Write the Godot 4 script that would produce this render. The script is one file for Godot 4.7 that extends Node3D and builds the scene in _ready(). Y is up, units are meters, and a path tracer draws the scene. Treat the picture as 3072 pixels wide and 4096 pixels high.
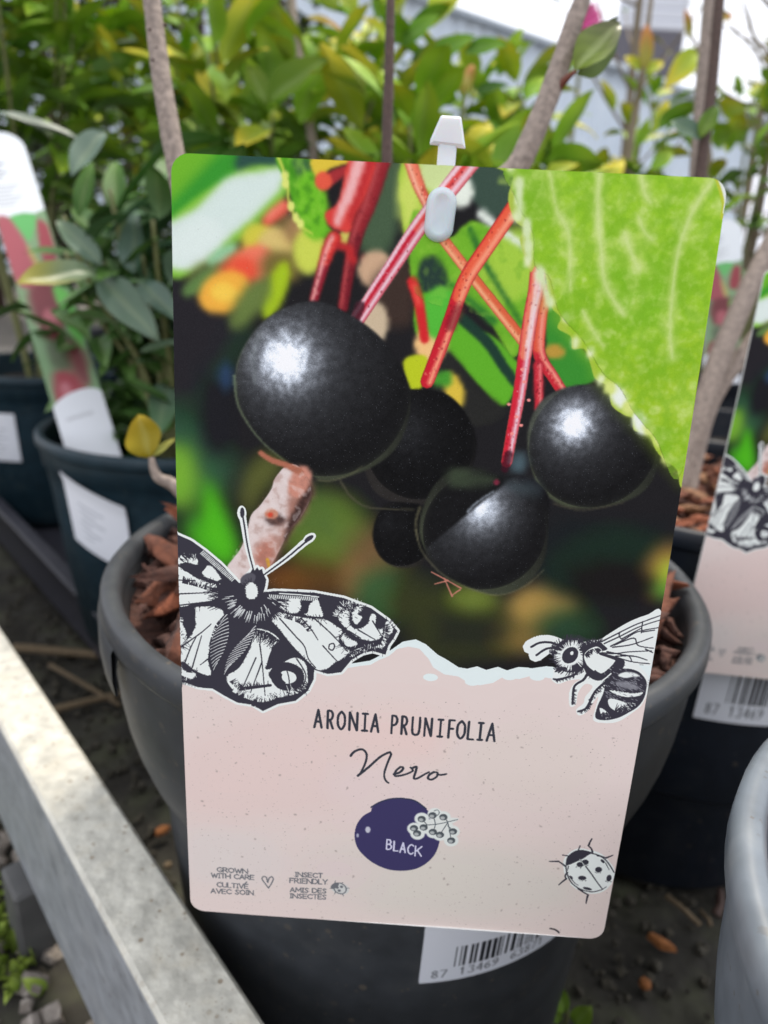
extends Node3D
# A plant label hung on a grey nursery pot, other pots and shrubs around it on the ground of a garden centre.

const CW := 0.09
const CH := 0.15174
const BOW := 0.002
var names := {}
var rng := RandomNumberGenerator.new()
var M := {}

# ---------------------------------------------------------------- naming
func numbered(called: String) -> String:
	var n: int = names.get(called, 0)
	names[called] = n + 1
	return called if n == 0 else "%s_%03d" % [called, n]

func tag(o: Node, label: String, category: String, group := "", kind := "") -> Node:
	o.set_meta("label", label)
	o.set_meta("category", category)
	if group: o.set_meta("group", group)
	if kind: o.set_meta("kind", kind)
	return o

func thing(called: String, at: Vector3, label: String, category: String, group := "") -> Node3D:
	var o := Node3D.new()
	o.name = numbered(called)
	add_child(o)
	o.position = at
	tag(o, label, category, group)
	return o

func piece(called: String, mesh: Mesh, m: Material, parent: Node3D = null, xf := Transform3D()) -> MeshInstance3D:
	var o := MeshInstance3D.new()
	o.name = called if parent else numbered(called)
	o.mesh = mesh
	o.material_override = m
	o.transform = xf
	if parent: parent.add_child(o, true)
	else: add_child(o, true)
	return o

# ---------------------------------------------------------------- meshes
func tri(st: SurfaceTool, a: Vector3, b: Vector3, c: Vector3, n: Vector3) -> void:
	if (c - a).cross(b - a).dot(n) < 0.0:
		var t := b; b = c; c = t
	st.add_vertex(a); st.add_vertex(b); st.add_vertex(c)

func done(st: SurfaceTool) -> ArrayMesh:
	st.generate_normals()
	return st.commit()

# rows of points joined into a sheet; uv from the row and column
func sheet(rows: Array, flip := false, st: SurfaceTool = null, cols: Array = []) -> SurfaceTool:
	if st == null:
		st = SurfaceTool.new()
		st.begin(Mesh.PRIMITIVE_TRIANGLES)
	st.set_smooth_group(0)
	var nr := rows.size()
	var nc: int = rows[0].size()
	for i in nr - 1:
		for j in nc - 1:
			var q := [[i, j], [i + 1, j], [i + 1, j + 1], [i, j], [i + 1, j + 1], [i, j + 1]]
			if flip: q = [[i, j], [i + 1, j + 1], [i + 1, j], [i, j], [i, j + 1], [i + 1, j + 1]]
			for e in q:
				st.set_uv(Vector2(float(e[1]) / (nc - 1), float(e[0]) / (nr - 1)))
				if cols: st.set_color(cols[e[0]][e[1]])
				st.add_vertex(rows[e[0]][e[1]])
	return st

func lathe(profile: Array, seg := 72, square := 0.0, from := 0.0, to := TAU) -> ArrayMesh:
	var rows := []
	for p in profile:
		var row := PackedVector3Array()
		for j in seg + 1:
			var a := from + (to - from) * j / seg
			var r: float = p[0]
			if square > 0.0: r = p[0] / pow(pow(absf(cos(a)), square) + pow(absf(sin(a)), square), 1.0 / square)
			row.append(Vector3(r * cos(a), p[1], r * sin(a)))
		rows.append(row)
	return done(sheet(rows))

func tube(path: Array, radii: Array, seg := 10, wob := 0.0, seed_ := 1) -> ArrayMesh:
	var g := RandomNumberGenerator.new()
	g.seed = seed_
	var rows := []
	var side := Vector3(1, 0, 0.13)
	for i in path.size():
		var d: Vector3 = (path[mini(i + 1, path.size() - 1)] - path[maxi(i - 1, 0)]).normalized()
		side = (side - d * side.dot(d)).normalized()
		var up := d.cross(side)
		var row := PackedVector3Array()
		for j in seg + 1:
			var a := TAU * j / seg
			var r: float = radii[i] * (1.0 + (g.randf_range(-wob, wob) if j < seg else 0.0))
			row.append(path[i] + (side * cos(a) + up * sin(a)) * r)
		row[seg] = row[0]
		rows.append(row)
	for e in [0, path.size() - 1]:
		var cap := PackedVector3Array()
		for j in seg + 1: cap.append(path[e])
		if e == 0: rows.push_front(cap)
		else: rows.append(cap)
	return done(sheet(rows))

func curve(p: Array, n := 24) -> Array:
	var o := []
	for i in n + 1:
		var t := float(i) / n * (p.size() - 1)
		var k := mini(int(t), p.size() - 2)
		var f := t - k
		var a: Vector3 = p[maxi(k - 1, 0)]
		var b: Vector3 = p[k]
		var c: Vector3 = p[k + 1]
		var d: Vector3 = p[mini(k + 2, p.size() - 1)]
		o.append(b.cubic_interpolate(c, a, d, f))
	return o

func taper(n: int, a: float, b: float) -> Array:
	var o := []
	for i in n + 1: o.append(lerpf(a, b, float(i) / n))
	return o

# box with chamfered edges
func slab(s: Vector3, c: float) -> ArrayMesh:
	var st := SurfaceTool.new()
	st.begin(Mesh.PRIMITIVE_TRIANGLES)
	st.set_smooth_group(-1)
	var h := s / 2.0
	var f := func(ax: int, sg: float) -> Array:
		var o := []
		for q in [[-1, -1], [1, -1], [1, 1], [-1, 1]]:
			var v := Vector3.ZERO
			v[ax] = h[ax] * sg
			v[(ax + 1) % 3] = (h[(ax + 1) % 3] - c) * q[0]
			v[(ax + 2) % 3] = (h[(ax + 2) % 3] - c) * q[1]
			o.append(v)
		return o
	for ax in 3:
		for sg in [-1.0, 1.0]:
			var q: Array = f.call(ax, sg)
			var n := Vector3.ZERO
			n[ax] = sg
			tri(st, q[0], q[1], q[2], n)
			tri(st, q[0], q[2], q[3], n)
	for ax in 3:
		var b := (ax + 1) % 3
		var d := (ax + 2) % 3
		for s1 in [-1.0, 1.0]:
			for s2 in [-1.0, 1.0]:
				var p := []
				for e in [-1.0, 1.0]:
					var v1 := Vector3.ZERO
					v1[ax] = (h[ax] - c) * e; v1[b] = h[b] * s1; v1[d] = (h[d] - c) * s2
					var v2 := Vector3.ZERO
					v2[ax] = (h[ax] - c) * e; v2[b] = (h[b] - c) * s1; v2[d] = h[d] * s2
					p.append_array([v1, v2])
				var n := Vector3.ZERO
				n[b] = s1; n[d] = s2
				tri(st, p[0], p[1], p[3], n)
				tri(st, p[0], p[3], p[2], n)
	for sx in [-1.0, 1.0]:
		for sy in [-1.0, 1.0]:
			for sz in [-1.0, 1.0]:
				var g := Vector3(sx, sy, sz)
				tri(st, Vector3(h.x, h.y - c, h.z - c) * g, Vector3(h.x - c, h.y, h.z - c) * g, Vector3(h.x - c, h.y - c, h.z) * g, g)
	return done(st)

# a leaf along +y, its upper side towards +z, unit length; folded at the midrib, curved back at the tip
func leaf(w: float, fold: float, bend: float, base_c: Color, tip_c: Color, edge := 0.0, ribs := false) -> ArrayMesh:
	var rows := []
	var cols := []
	var n := 9
	for i in n + 1:
		var t := float(i) / n
		var hw := w * 0.5 * pow(sin(PI * pow(t, 0.85)), 0.8) + 0.004
		var row := PackedVector3Array()
		var cr := PackedColorArray()
		for j in 7:
			var u := (j - 3) / 3.0
			var z := fold * absf(u) * hw * 2.0 - bend * t * t + 0.05 * sin(t * 9.0 + u) * w
			row.append(Vector3(u * hw * (1.0 + edge * sin(t * 40.0)), t * (1.0 - 0.3 * bend * t), z))
			var c := base_c.lerp(tip_c, smoothstep(0.35, 1.0, t + 0.15 * absf(u)))
			if j == 3: c = c.lerp(Color(0.45, 0.5, 0.25), 0.35 if ribs else 0.12)
			elif ribs and (i + j) % 2 == 0: c = c.darkened(0.18)
			cr.append(c)
		rows.append(row)
		cols.append(cr)
	return done(sheet(rows, false, null, cols))

func leaf_at(base: Vector3, tip: Vector3, face: Vector3) -> Transform3D:
	var y := tip - base
	var l := y.length()
	y /= l
	var z := (face - y * face.dot(y)).normalized()
	return Transform3D(Basis(y.cross(z) * l, y * l, z * l), base)

# an irregular flat chip of bark or wood
func chip(s: Vector3, seed_: int) -> ArrayMesh:
	var g := RandomNumberGenerator.new()
	g.seed = seed_
	var st := SurfaceTool.new()
	st.begin(Mesh.PRIMITIVE_TRIANGLES)
	st.set_smooth_group(-1)
	var n := 8
	var top := []
	var low := []
	for i in n:
		var a := TAU * i / n
		var r := g.randf_range(0.72, 1.1)
		var p := Vector3(cos(a) * s.x * r, 0, sin(a) * s.z * r) * 0.5
		var up := s.y * g.randf_range(0.2, 0.6)
		top.append(p * g.randf_range(0.75, 0.95) + Vector3(0, up, 0))
		low.append(p + Vector3(0, -s.y * g.randf_range(0.2, 0.6), 0))
	var ct := Vector3(0, s.y * 0.6, 0)
	var cl := Vector3(0, -s.y * 0.5, 0)
	for i in n:
		var k := (i + 1) % n
		tri(st, ct, top[i], top[k], Vector3.UP)
		tri(st, cl, low[i], low[k], Vector3.DOWN)
		tri(st, top[i], low[i], low[k], low[i])
		tri(st, top[i], low[k], top[k], low[i])
	return done(st)

# a torn, fibrous splinter of bark lying along x
func splinter(s: Vector3, seed_: int) -> ArrayMesh:
	var g := RandomNumberGenerator.new()
	g.seed = seed_
	var rows := []
	for i in 5:
		var t := i / 4.0
		var k: float = [0.25, 0.85, 1.0, 0.8, 0.2][i]
		var mid := Vector3((t - 0.5) * s.x, g.randf_range(-0.25, 0.25) * s.y, g.randf_range(-0.2, 0.2) * s.z)
		var row := PackedVector3Array()
		for j in 7:
			var a := TAU * j / 6.0
			row.append(mid + Vector3(g.randf_range(-0.12, 0.12) * s.x, cos(a) * s.y * 0.5 * k * g.randf_range(0.6, 1.3), sin(a) * s.z * 0.5 * k * g.randf_range(0.6, 1.25)))
		row[6] = row[0]
		rows.append(row)
	for e in [0, 4]:
		var c := Vector3.ZERO
		for j in 6: c += rows[e][j] / 6.0
		var cap := PackedVector3Array()
		for j in 7: cap.append(c)
		if e == 0: rows.push_front(cap)
		else: rows.append(cap)
	return done(sheet(rows))

# ---------------------------------------------------------------- materials
func noise_tex(freq: float, a: Color, b: Color, seed_: int, mid := Color(0, 0, 0, 0), octaves := 4, size := 256) -> NoiseTexture2D:
	var n := FastNoiseLite.new()
	n.seed = seed_
	n.frequency = freq
	n.fractal_octaves = octaves
	var t := NoiseTexture2D.new()
	t.noise = n
	t.width = size
	t.height = size
	t.seamless = true
	var r := Gradient.new()
	r.set_color(0, a)
	r.set_color(1, b)
	if mid.a > 0.0: r.add_point(0.5, mid)
	t.color_ramp = r
	return t

func mat(c: Color, rough := 0.6, spec := 0.5) -> StandardMaterial3D:
	var m := StandardMaterial3D.new()
	m.albedo_color = c
	m.roughness = rough
	m.metallic_specular = spec
	return m

func tri_mat(t: Texture2D, scale: float, rough := 0.7, bump: Texture2D = null, depth := 0.0, world := true) -> StandardMaterial3D:
	var m := mat(Color.WHITE, rough)
	m.albedo_texture = t
	m.uv1_triplanar = true
	m.uv1_world_triplanar = world
	m.uv1_scale = Vector3.ONE * scale
	if bump:
		m.heightmap_enabled = true
		m.heightmap_texture = bump
		m.heightmap_scale = depth
	return m

# a worn surface: cloudy base tone, dusty patches, and small splashes and pits
func worn_tex(base: Color, dust: Color, spot: Color, spots: int, seed_: int) -> ImageTexture:
	var n := FastNoiseLite.new()
	n.seed = seed_
	n.frequency = 0.02
	n.fractal_octaves = 5
	var a := n.get_seamless_image(384, 384)
	n.seed = seed_ + 1
	n.frequency = 0.008
	var b := n.get_seamless_image(384, 384)
	var im := Image.create(384, 384, false, Image.FORMAT_RGBA8)
	for y in 384:
		for x in 384:
			var k := a.get_pixel(x, y).r
			var c := base * (0.86 + 0.28 * k)
			im.set_pixel(x, y, Color(c.lerp(dust, 0.5 * smoothstep(0.52, 0.95, b.get_pixel(x, y).r * 0.6 + k * 0.4)), 1.0))
	var g := RandomNumberGenerator.new()
	g.seed = seed_
	for i in spots:
		var p := Vector2i(g.randi_range(4, 378), g.randi_range(4, 378))
		var r := 1 if g.randf() < 0.75 else g.randi_range(2, 4)
		var f := g.randf_range(0.25, 0.9)
		for y in range(-r, r + 1):
			for x in range(-r, r + 1):
				if x * x + y * y <= r * r: im.set_pixel(p.x + x, p.y + y, im.get_pixel(p.x + x, p.y + y).lerp(spot, f))
	return ImageTexture.create_from_image(im)

func leaf_mat(rough := 0.45, back := Color(0.12, 0.16, 0.02)) -> StandardMaterial3D:
	var m := mat(Color.WHITE, rough)
	m.vertex_color_use_as_albedo = true
	m.cull_mode = BaseMaterial3D.CULL_DISABLED
	m.backlight_enabled = true
	m.backlight = back
	return m

# ---------------------------------------------------------------- the printed picture: a flat print, painted shape by shape in card units (1000 across, 1686 down)
var cv: Image
var S := 1.2
var off := Vector2.ZERO

func pv(a: Array) -> PackedVector2Array:
	var o := PackedVector2Array()
	for i in a.size() / 2: o.append(Vector2(a[2 * i], a[2 * i + 1]) * S)
	return o

func smoothed(p: PackedVector2Array, closed: bool) -> PackedVector2Array:
	var o := PackedVector2Array()
	var n := p.size()
	for i in (n if closed else n - 1):
		var a := p[(i - 1 + n) % n] if closed else p[maxi(i - 1, 0)]
		var b := p[i]
		var c := p[(i + 1) % n]
		var d := p[(i + 2) % n] if closed else p[mini(i + 2, n - 1)]
		var k := clampi(int(b.distance_to(c) / 4.0), 1, 7)
		for s in k: o.append(b.cubic_interpolate(c, a, d, float(s) / k))
	if not closed: o.append(p[n - 1])
	return o

func fill_poly(im: Image, p: PackedVector2Array, c: Color) -> void:
	var lo := p[0]
	var hi := p[0]
	for q in p:
		lo = lo.min(q)
		hi = hi.max(q)
	var n := p.size()
	var w := im.get_width()
	var y0 := maxi(int(floor(lo.y)), 0)
	var y1 := mini(int(ceil(hi.y)), im.get_height() - 1)
	var buckets := {}
	for i in n:
		var a := p[i]
		var b := p[(i + 1) % n]
		if a.y == b.y: continue
		var f := maxi(int(ceil(minf(a.y, b.y) - 0.5)), y0)
		var g := mini(int(ceil(maxf(a.y, b.y) - 0.5)), y1 + 1)
		var sl := (b.x - a.x) / (b.y - a.y)
		for y in range(f, g):
			if not buckets.has(y): buckets[y] = PackedFloat32Array()
			buckets[y].append(a.x + (y + 0.5 - a.y) * sl)
	for y in buckets:
		var xs: PackedFloat32Array = buckets[y]
		xs.sort()
		for i in xs.size() / 2:
			var xa := clampi(int(round(xs[2 * i])), 0, w)
			var xb := clampi(int(round(xs[2 * i + 1])), 0, w)
			if xb == xa and xa < w: xb += 1
			if xb > xa: im.fill_rect(Rect2i(xa, y, xb - xa, 1), c)

func soft_begin(p: PackedVector2Array, n: int, pad: float, c: Color) -> Array:
	var lo := p[0]
	var hi := p[0]
	for q in p:
		lo = lo.min(q)
		hi = hi.max(q)
	var k := float(1 << n)
	lo = ((lo - Vector2.ONE * (pad + 2.5 * k)) / k).floor()
	hi = ((hi + Vector2.ONE * (pad + 2.5 * k)) / k).ceil()
	var im := Image.create((int(hi.x - lo.x)) * 2, (int(hi.y - lo.y)) * 2, false, Image.FORMAT_RGBA8)
	im.fill(Color(c.r, c.g, c.b, 0))
	return [im, lo * k, k * 0.5]

func grow(im: Image, n: int) -> void:
	for i in n: im.resize(im.get_width() * 2, im.get_height() * 2, Image.INTERPOLATE_BILINEAR)

func soft_end(s: Array, n: int) -> void:
	var im: Image = s[0]
	im.shrink_x2()
	grow(im, n)
	cv.blend_rect(im, Rect2i(Vector2i.ZERO, im.get_size()), Vector2i(s[1]))

# a filled shape; blur 0 is a sharp edge, n an edge 2^n texels soft
func shape(a: Array, c: Color, blur := 0, round_ := true) -> void:
	var p := pv(a)
	if round_: p = smoothed(p, true)
	if blur == 0 and c.a >= 1.0:
		fill_poly(cv, p, c)
		return
	blur = maxi(blur, 1)
	var s := soft_begin(p, blur, 0, c)
	var q := PackedVector2Array()
	for v in p: q.append((v - s[1]) / s[2])
	fill_poly(s[0], q, c)
	soft_end(s, blur)

func oval(a: Array, rx: float, ry: float, c: Color, blur := 0, turn := 0.0) -> void:
	var o := []
	for i in 20:
		var v := Vector2(cos(TAU * i / 20.0) * rx, sin(TAU * i / 20.0) * ry).rotated(turn)
		o.append_array([a[0] + v.x, a[1] + v.y])
	shape(o, c, blur)

func ribbon(im: Image, p: PackedVector2Array, w0: float, w1: float, c: Color) -> void:
	var n := p.size()
	for i in n:
		var w := lerpf(w0, w1, float(i) / maxi(n - 1, 1)) * 0.5
		if w > 0.9:
			var d := PackedVector2Array()
			for j in 8: d.append(p[i] + Vector2(cos(TAU * j / 8.0), sin(TAU * j / 8.0)) * w)
			fill_poly(im, d, c)
		if i + 1 < n:
			var e := (p[i + 1] - p[i]).orthogonal().normalized()
			var w2 := maxf(lerpf(w0, w1, float(i + 1) / maxi(n - 1, 1)) * 0.5, 0.5)
			w = maxf(w, 0.5)
			fill_poly(im, PackedVector2Array([p[i] + e * w, p[i + 1] + e * w2, p[i + 1] - e * w2, p[i] - e * w]), c)

func stroke(a: Array, w0: float, w1: float, c: Color, blur := 0, round_ := true) -> void:
	var p := pv(a)
	if round_ and p.size() > 2: p = smoothed(p, false)
	if blur == 0 and c.a >= 1.0:
		ribbon(cv, p, w0 * S, w1 * S, c)
		return
	blur = maxi(blur, 1)
	var s := soft_begin(p, blur, maxf(w0, w1) * S * 0.5, c)
	var q := PackedVector2Array()
	for v in p: q.append((v - s[1]) / s[2])
	ribbon(s[0], q, w0 * S / s[2], w1 * S / s[2], c)
	soft_end(s, blur)

# short hairs standing off a line: len < 0 on the other side
func fringe(a: Array, length: float, n: int, c: Color, w := 2.2, lean := 0.0) -> void:
	var p := smoothed(pv(a), false)
	for i in n:
		var k := rng.randi_range(0, p.size() - 2)
		var at := p[k].lerp(p[k + 1], rng.randf())
		var d := (p[k + 1] - p[k]).normalized()
		var e := (d.orthogonal() + d * (lean + rng.randf_range(-0.5, 0.5))).normalized()
		ribbon(cv, PackedVector2Array([at - e * 1.5, at + e * length * S * rng.randf_range(0.35, 1.0)]), w * S, 0.8, c)

func specks(n: int, u0: float, v0: float, u1: float, v1: float, c: Color, big := 2.0) -> void:
	for i in n:
		var r := rng.randf_range(0.7, big)
		var q := Vector2(rng.randf_range(u0, u1), rng.randf_range(v0, v1)) * S
		var k := Color(c, 1.0).lerp(cv.get_pixelv(Vector2i(q).clamp(Vector2i.ZERO, cv.get_size() - Vector2i.ONE)), rng.randf_range(0.1, 0.75))
		cv.fill_rect(Rect2i(int(q.x), int(q.y), maxi(1, int(r * 1.3)), maxi(1, int(r))), k)

const GLYPH := {
	"A": "0,1 .5,0 1,1|.18,.66 .82,.66", "B": "0,0 0,1|~0,0 .6,.02 .85,.22 .6,.44 0,.48|~0,.48 .7,.5 1,.74 .65,.98 0,1", "C": "~1,.16 .6,0 .15,.2 0,.5 .15,.82 .6,1 1,.84",
	"D": "0,0 0,1|~0,0 .55,.03 1,.35 1,.65 .55,.97 0,1", "E": "1,0 0,0 0,1 1,1|0,.48 .85,.48", "F": "1,0 0,0 0,1|0,.48 .85,.48", "G": "~1,.16 .6,0 .15,.2 0,.5 .15,.82 .6,1 1,.86 1,.55|1,.55 .6,.55",
	"H": "0,0 0,1|1,0 1,1|0,.5 1,.5", "I": "0,.02 1,.02|.5,.02 .5,1|0,.98 1,.98", "i": ".5,0 .5,1", "K": "0,0 0,1|1,0 .05,.55|.3,.4 1,1", "L": "0,0 0,1 1,1", "l": ".3,0 .3,.97|0,.97 1,.97",
	"M": "0,1 .08,0 .5,.7 .92,0 1,1", "N": "0,1 0,0 1,1 1,0", "O": "~.5,0 .1,.2 0,.5 .1,.8 .5,1 .9,.8 1,.5 .9,.2 .5,0", "P": "0,0 0,1|~0,0 .65,.02 1,.25 .65,.5 0,.54", "R": "0,0 0,1|~0,0 .65,.02 .95,.25 .65,.48 0,.52|.4,.52 1,1",
	"S": "~.95,.12 .5,0 .1,.2 .4,.45 .85,.65 .8,.92 .4,1 0,.88", "T": "0,0 1,0|.5,0 .5,1", "U": "~0,0 0,.65 .15,.95 .5,1 .85,.95 1,.65 1,0", "V": "0,0 .5,1 1,0", "W": "0,0 .27,1 .5,.15 .73,1 1,0", "Y": "0,0 .5,.5 1,0|.5,.5 .5,1",
	"1": ".2,.2 .55,0 .55,1", "3": "~.1,.1 .5,0 .9,.2 .5,.46 .95,.75 .5,1 0,.9", "4": ".75,1 .75,0 0,.7 1,.7", "5": ".9,0 .15,0 .1,.42|~.1,.42 .6,.38 .95,.7 .5,1 0,.9", "6": "~.85,.05 .3,.3 .05,.7 .5,1 .95,.7 .5,.45 .1,.65", "7": "0,0 1,0 .35,1", "8": "~.5,0 .1,.22 .5,.46 .95,.75 .5,1 .05,.75 .5,.46 .9,.22 .5,0", "9": "~.9,.35 .5,.55 .05,.3 .5,0 .95,.3 .7,.7 .2,1",
}

func glyph(ch: String, u0: float, v0: float, u1: float, v1: float, w: float, c: Color) -> void:
	for part in GLYPH[ch].split("|"):
		var rnd: bool = part.begins_with("~")
		var a := []
		for q in part.trim_prefix("~").split(" "):
			var xy: PackedStringArray = q.split(",")
			a.append_array([lerpf(u0, u1, float(xy[0])), lerpf(v0, v1, float(xy[1]))])
		stroke(a, w, w, c, 0, rnd)

func col(r: int, g: int, b: int, a := 1.0) -> Color:
	return Color(r / 255.0, g / 255.0, b / 255.0, a)

# the whole printed photo a little softer: averaged down and drawn up again
func blur_all(n: int) -> void:
	var r := Rect2i(0, 0, 1200, 1344)
	var im := cv.get_region(r)
	for i in n: im.shrink_x2()
	grow(im, n)
	cv.blit_rect(im, Rect2i(Vector2i.ZERO, r.size), Vector2i.ZERO)

# the grain of the print
func grain() -> void:
	var g := Image.create(150, 168, false, Image.FORMAT_RGBA8)
	for y in 168:
		for x in 150:
			var k := rng.randf()
			g.set_pixel(x, y, Color(k, k, k, 0.045))
	for i in 8:
		for j in 8: cv.blend_rect(g, Rect2i(0, 0, 150, 168), Vector2i(150 * i, 168 * j))

# a printed photograph of a round dark fruit: lit from a spot, dusty skin, faint light along its far rim
func berry(outline: Array, mid: Array, r: float, spot: Array, glow: float, lift: float, rim: Color, cut := []) -> void:
	var p := smoothed(pv(outline), true)
	var lo := p[0]
	var hi := p[0]
	for q in p:
		lo = lo.min(q)
		hi = hi.max(q)
	var o := Vector2i((lo - Vector2.ONE * 6.0).max(Vector2.ZERO))
	var w := (int(hi.x) - o.x + 8) / 4 * 4
	var h := (int(hi.y) - o.y + 8) / 4 * 4
	var mask := Image.create(w, h, false, Image.FORMAT_RGBA8)
	mask.fill(Color(0, 0, 0, 1))
	var q := PackedVector2Array()
	for v in p: q.append(v - Vector2(o))
	fill_poly(mask, q, Color(1, 1, 1, 1))
	for i in 2: mask.shrink_x2()
	grow(mask, 2)
	var fine := FastNoiseLite.new()
	fine.seed = int(mid[0])
	fine.frequency = 0.035
	var cloud := fine.get_image(w, h)
	var c := Vector2(mid[0], mid[1]) * S - Vector2(o)
	var sp := Vector2(spot[0], spot[1]) * S - Vector2(o)
	var rr := r * S * 1.05
	var out := Image.create(w, h, false, Image.FORMAT_RGBA8)
	var cutting := cut.size() == 4
	var ca := Vector2.ZERO
	var cn := Vector2.ZERO
	if cutting:
		ca = Vector2(cut[0], cut[1]) * S - Vector2(o)
		cn = (Vector2(cut[2], cut[3]) * S - Vector2(o) - ca).orthogonal().normalized()
	for y in h:
		for x in w:
			var m := mask.get_pixel(x, y).r
			if m < 0.02: continue
			var d := Vector2(x - c.x, y - c.y) / rr
			var n2 := minf(d.length_squared(), 1.0)
			var nz := sqrt(1.0 - n2)
			var e := Vector2(x - sp.x, y - sp.y).length() / rr
			var k := cloud.get_pixel(x, y).r - 0.5
			var g := rng.randf() - 0.5
			var lit := lift * (0.10 * maxf(0.0, nz * 0.75 - d.x * 0.42 - d.y * 0.50) + 0.40 * exp(-e * e * 5.5)) + glow * exp(-pow(e / (0.21 + 0.03 * g + 0.07 * k), 2.0) * 0.8)
			if cutting: lit *= smoothstep(-0.05, 0.04, -(Vector2(x, y) - ca).dot(cn) / rr)
			lit *= 1.0 + 0.4 * k + 0.3 * g
			var base := (0.088 if lift > 0.5 else 0.064) + 0.02 * k + 0.02 * g
			var edge := pow(1.0 - nz, 6.0) * (0.50 + 0.45 * d.y - 0.3 * d.x)
			var col_ := Color(base + lit * 0.95 + rim.r * edge, base * 0.99 + lit * 0.99 + rim.g * edge, base * 1.04 + lit * 1.04 + rim.b * edge, m)
			if g > 0.4965: col_ = col_.lerp(Color(0.72, 0.74, 0.78, m), 0.5)
			out.set_pixel(x, y, col_)
	cv.blend_rect(out, Rect2i(0, 0, w, h), o)

# cloudy light and dark patches within a shape: pale where the noise is high, deep where it is low
func mottle(outline: Array, freq: float, pale: Color, deep: Color, seed_: int, cells := false) -> void:
	var p := smoothed(pv(outline), true)
	var lo := p[0]
	var hi := p[0]
	for q in p:
		lo = lo.min(q)
		hi = hi.max(q)
	lo = lo.max(Vector2.ZERO)
	hi = hi.min(Vector2(cv.get_size()))
	var o := Vector2i(lo)
	var w := maxi(4, int(hi.x - lo.x) / 2)
	var h := maxi(4, int(hi.y - lo.y) / 2)
	var mask := Image.create(w, h, false, Image.FORMAT_RGBA8)
	var q2 := PackedVector2Array()
	for v in p: q2.append((v - lo) * 0.5)
	fill_poly(mask, q2, Color(1, 1, 1, 1))
	var n := FastNoiseLite.new()
	n.seed = seed_
	n.frequency = freq
	n.fractal_octaves = 3
	if cells:
		n.noise_type = FastNoiseLite.TYPE_CELLULAR
		n.cellular_return_type = FastNoiseLite.RETURN_DISTANCE2_SUB
	var im := n.get_image(w, h)
	var out := Image.create(w, h, false, Image.FORMAT_RGBA8)
	for y in h:
		for x in w:
			if mask.get_pixel(x, y).a < 0.5: continue
			var k := im.get_pixel(x, y).r
			if k > 0.5: out.set_pixel(x, y, Color(pale, pale.a * smoothstep(0.5, 0.85, k)))
			else: out.set_pixel(x, y, Color(deep, deep.a * smoothstep(0.5, 0.15, k)))
	grow(out, 1)
	cv.blend_rect(out, Rect2i(Vector2i.ZERO, out.get_size()), o)

# a round stalk: dark along both edges, lit along one side, with small uneven patches
func stalk(a: Array, w0: float, w1: float, c0: Color, c1: Color, light: Color, side := -0.22, blur := 1) -> void:
	w0 *= 1.2
	w1 *= 1.2
	var p := a
	var n: int = p.size() / 2
	stroke(p, w0, w1, c0.darkened(0.28).lerp(c1.darkened(0.28), 0.5), blur)
	stroke(p, w0 * 0.88, w1 * 0.88, c1, blur)
	var half := []
	for i in maxi(2, (n + 1) / 2) * 2: half.append(p[i])
	stroke(half, w0 * 0.86, (w0 + w1) * 0.40, c0, blur + 1)
	for k in 3:
		var sh := []
		for i in n:
			var j := mini(i + 1, n - 1)
			var j0 := maxi(i - 1, 0)
			var d := Vector2(p[2 * j] - p[2 * j0], p[2 * j + 1] - p[2 * j0 + 1]).normalized().orthogonal()
			var wd := lerpf(w0, w1, float(i) / maxi(n - 1, 1))
			sh.append_array([p[2 * i] + d.x * wd * side, p[2 * i + 1] + d.y * wd * side])
		var f: float = [0.5, 0.34, 0.16][k]
		stroke(sh, w0 * f, w1 * f, Color(light, [0.35, 0.5, 0.8][k]), [2, 2, 1][k])
	for i in n * 9:
		var t := rng.randf() * (n - 1.001)
		var k := int(t)
		var q := [lerpf(p[2 * k], p[2 * k + 2], t - k) + rng.randf_range(-0.35, 0.35) * w1, lerpf(p[2 * k + 1], p[2 * k + 3], t - k) + rng.randf_range(-0.35, 0.35) * w1]
		oval(q, rng.randf_range(0.8, 2.2), rng.randf_range(0.8, 3.0), Color([light, c1.darkened(0.3)][i % 2], 0.55), 1)

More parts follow.
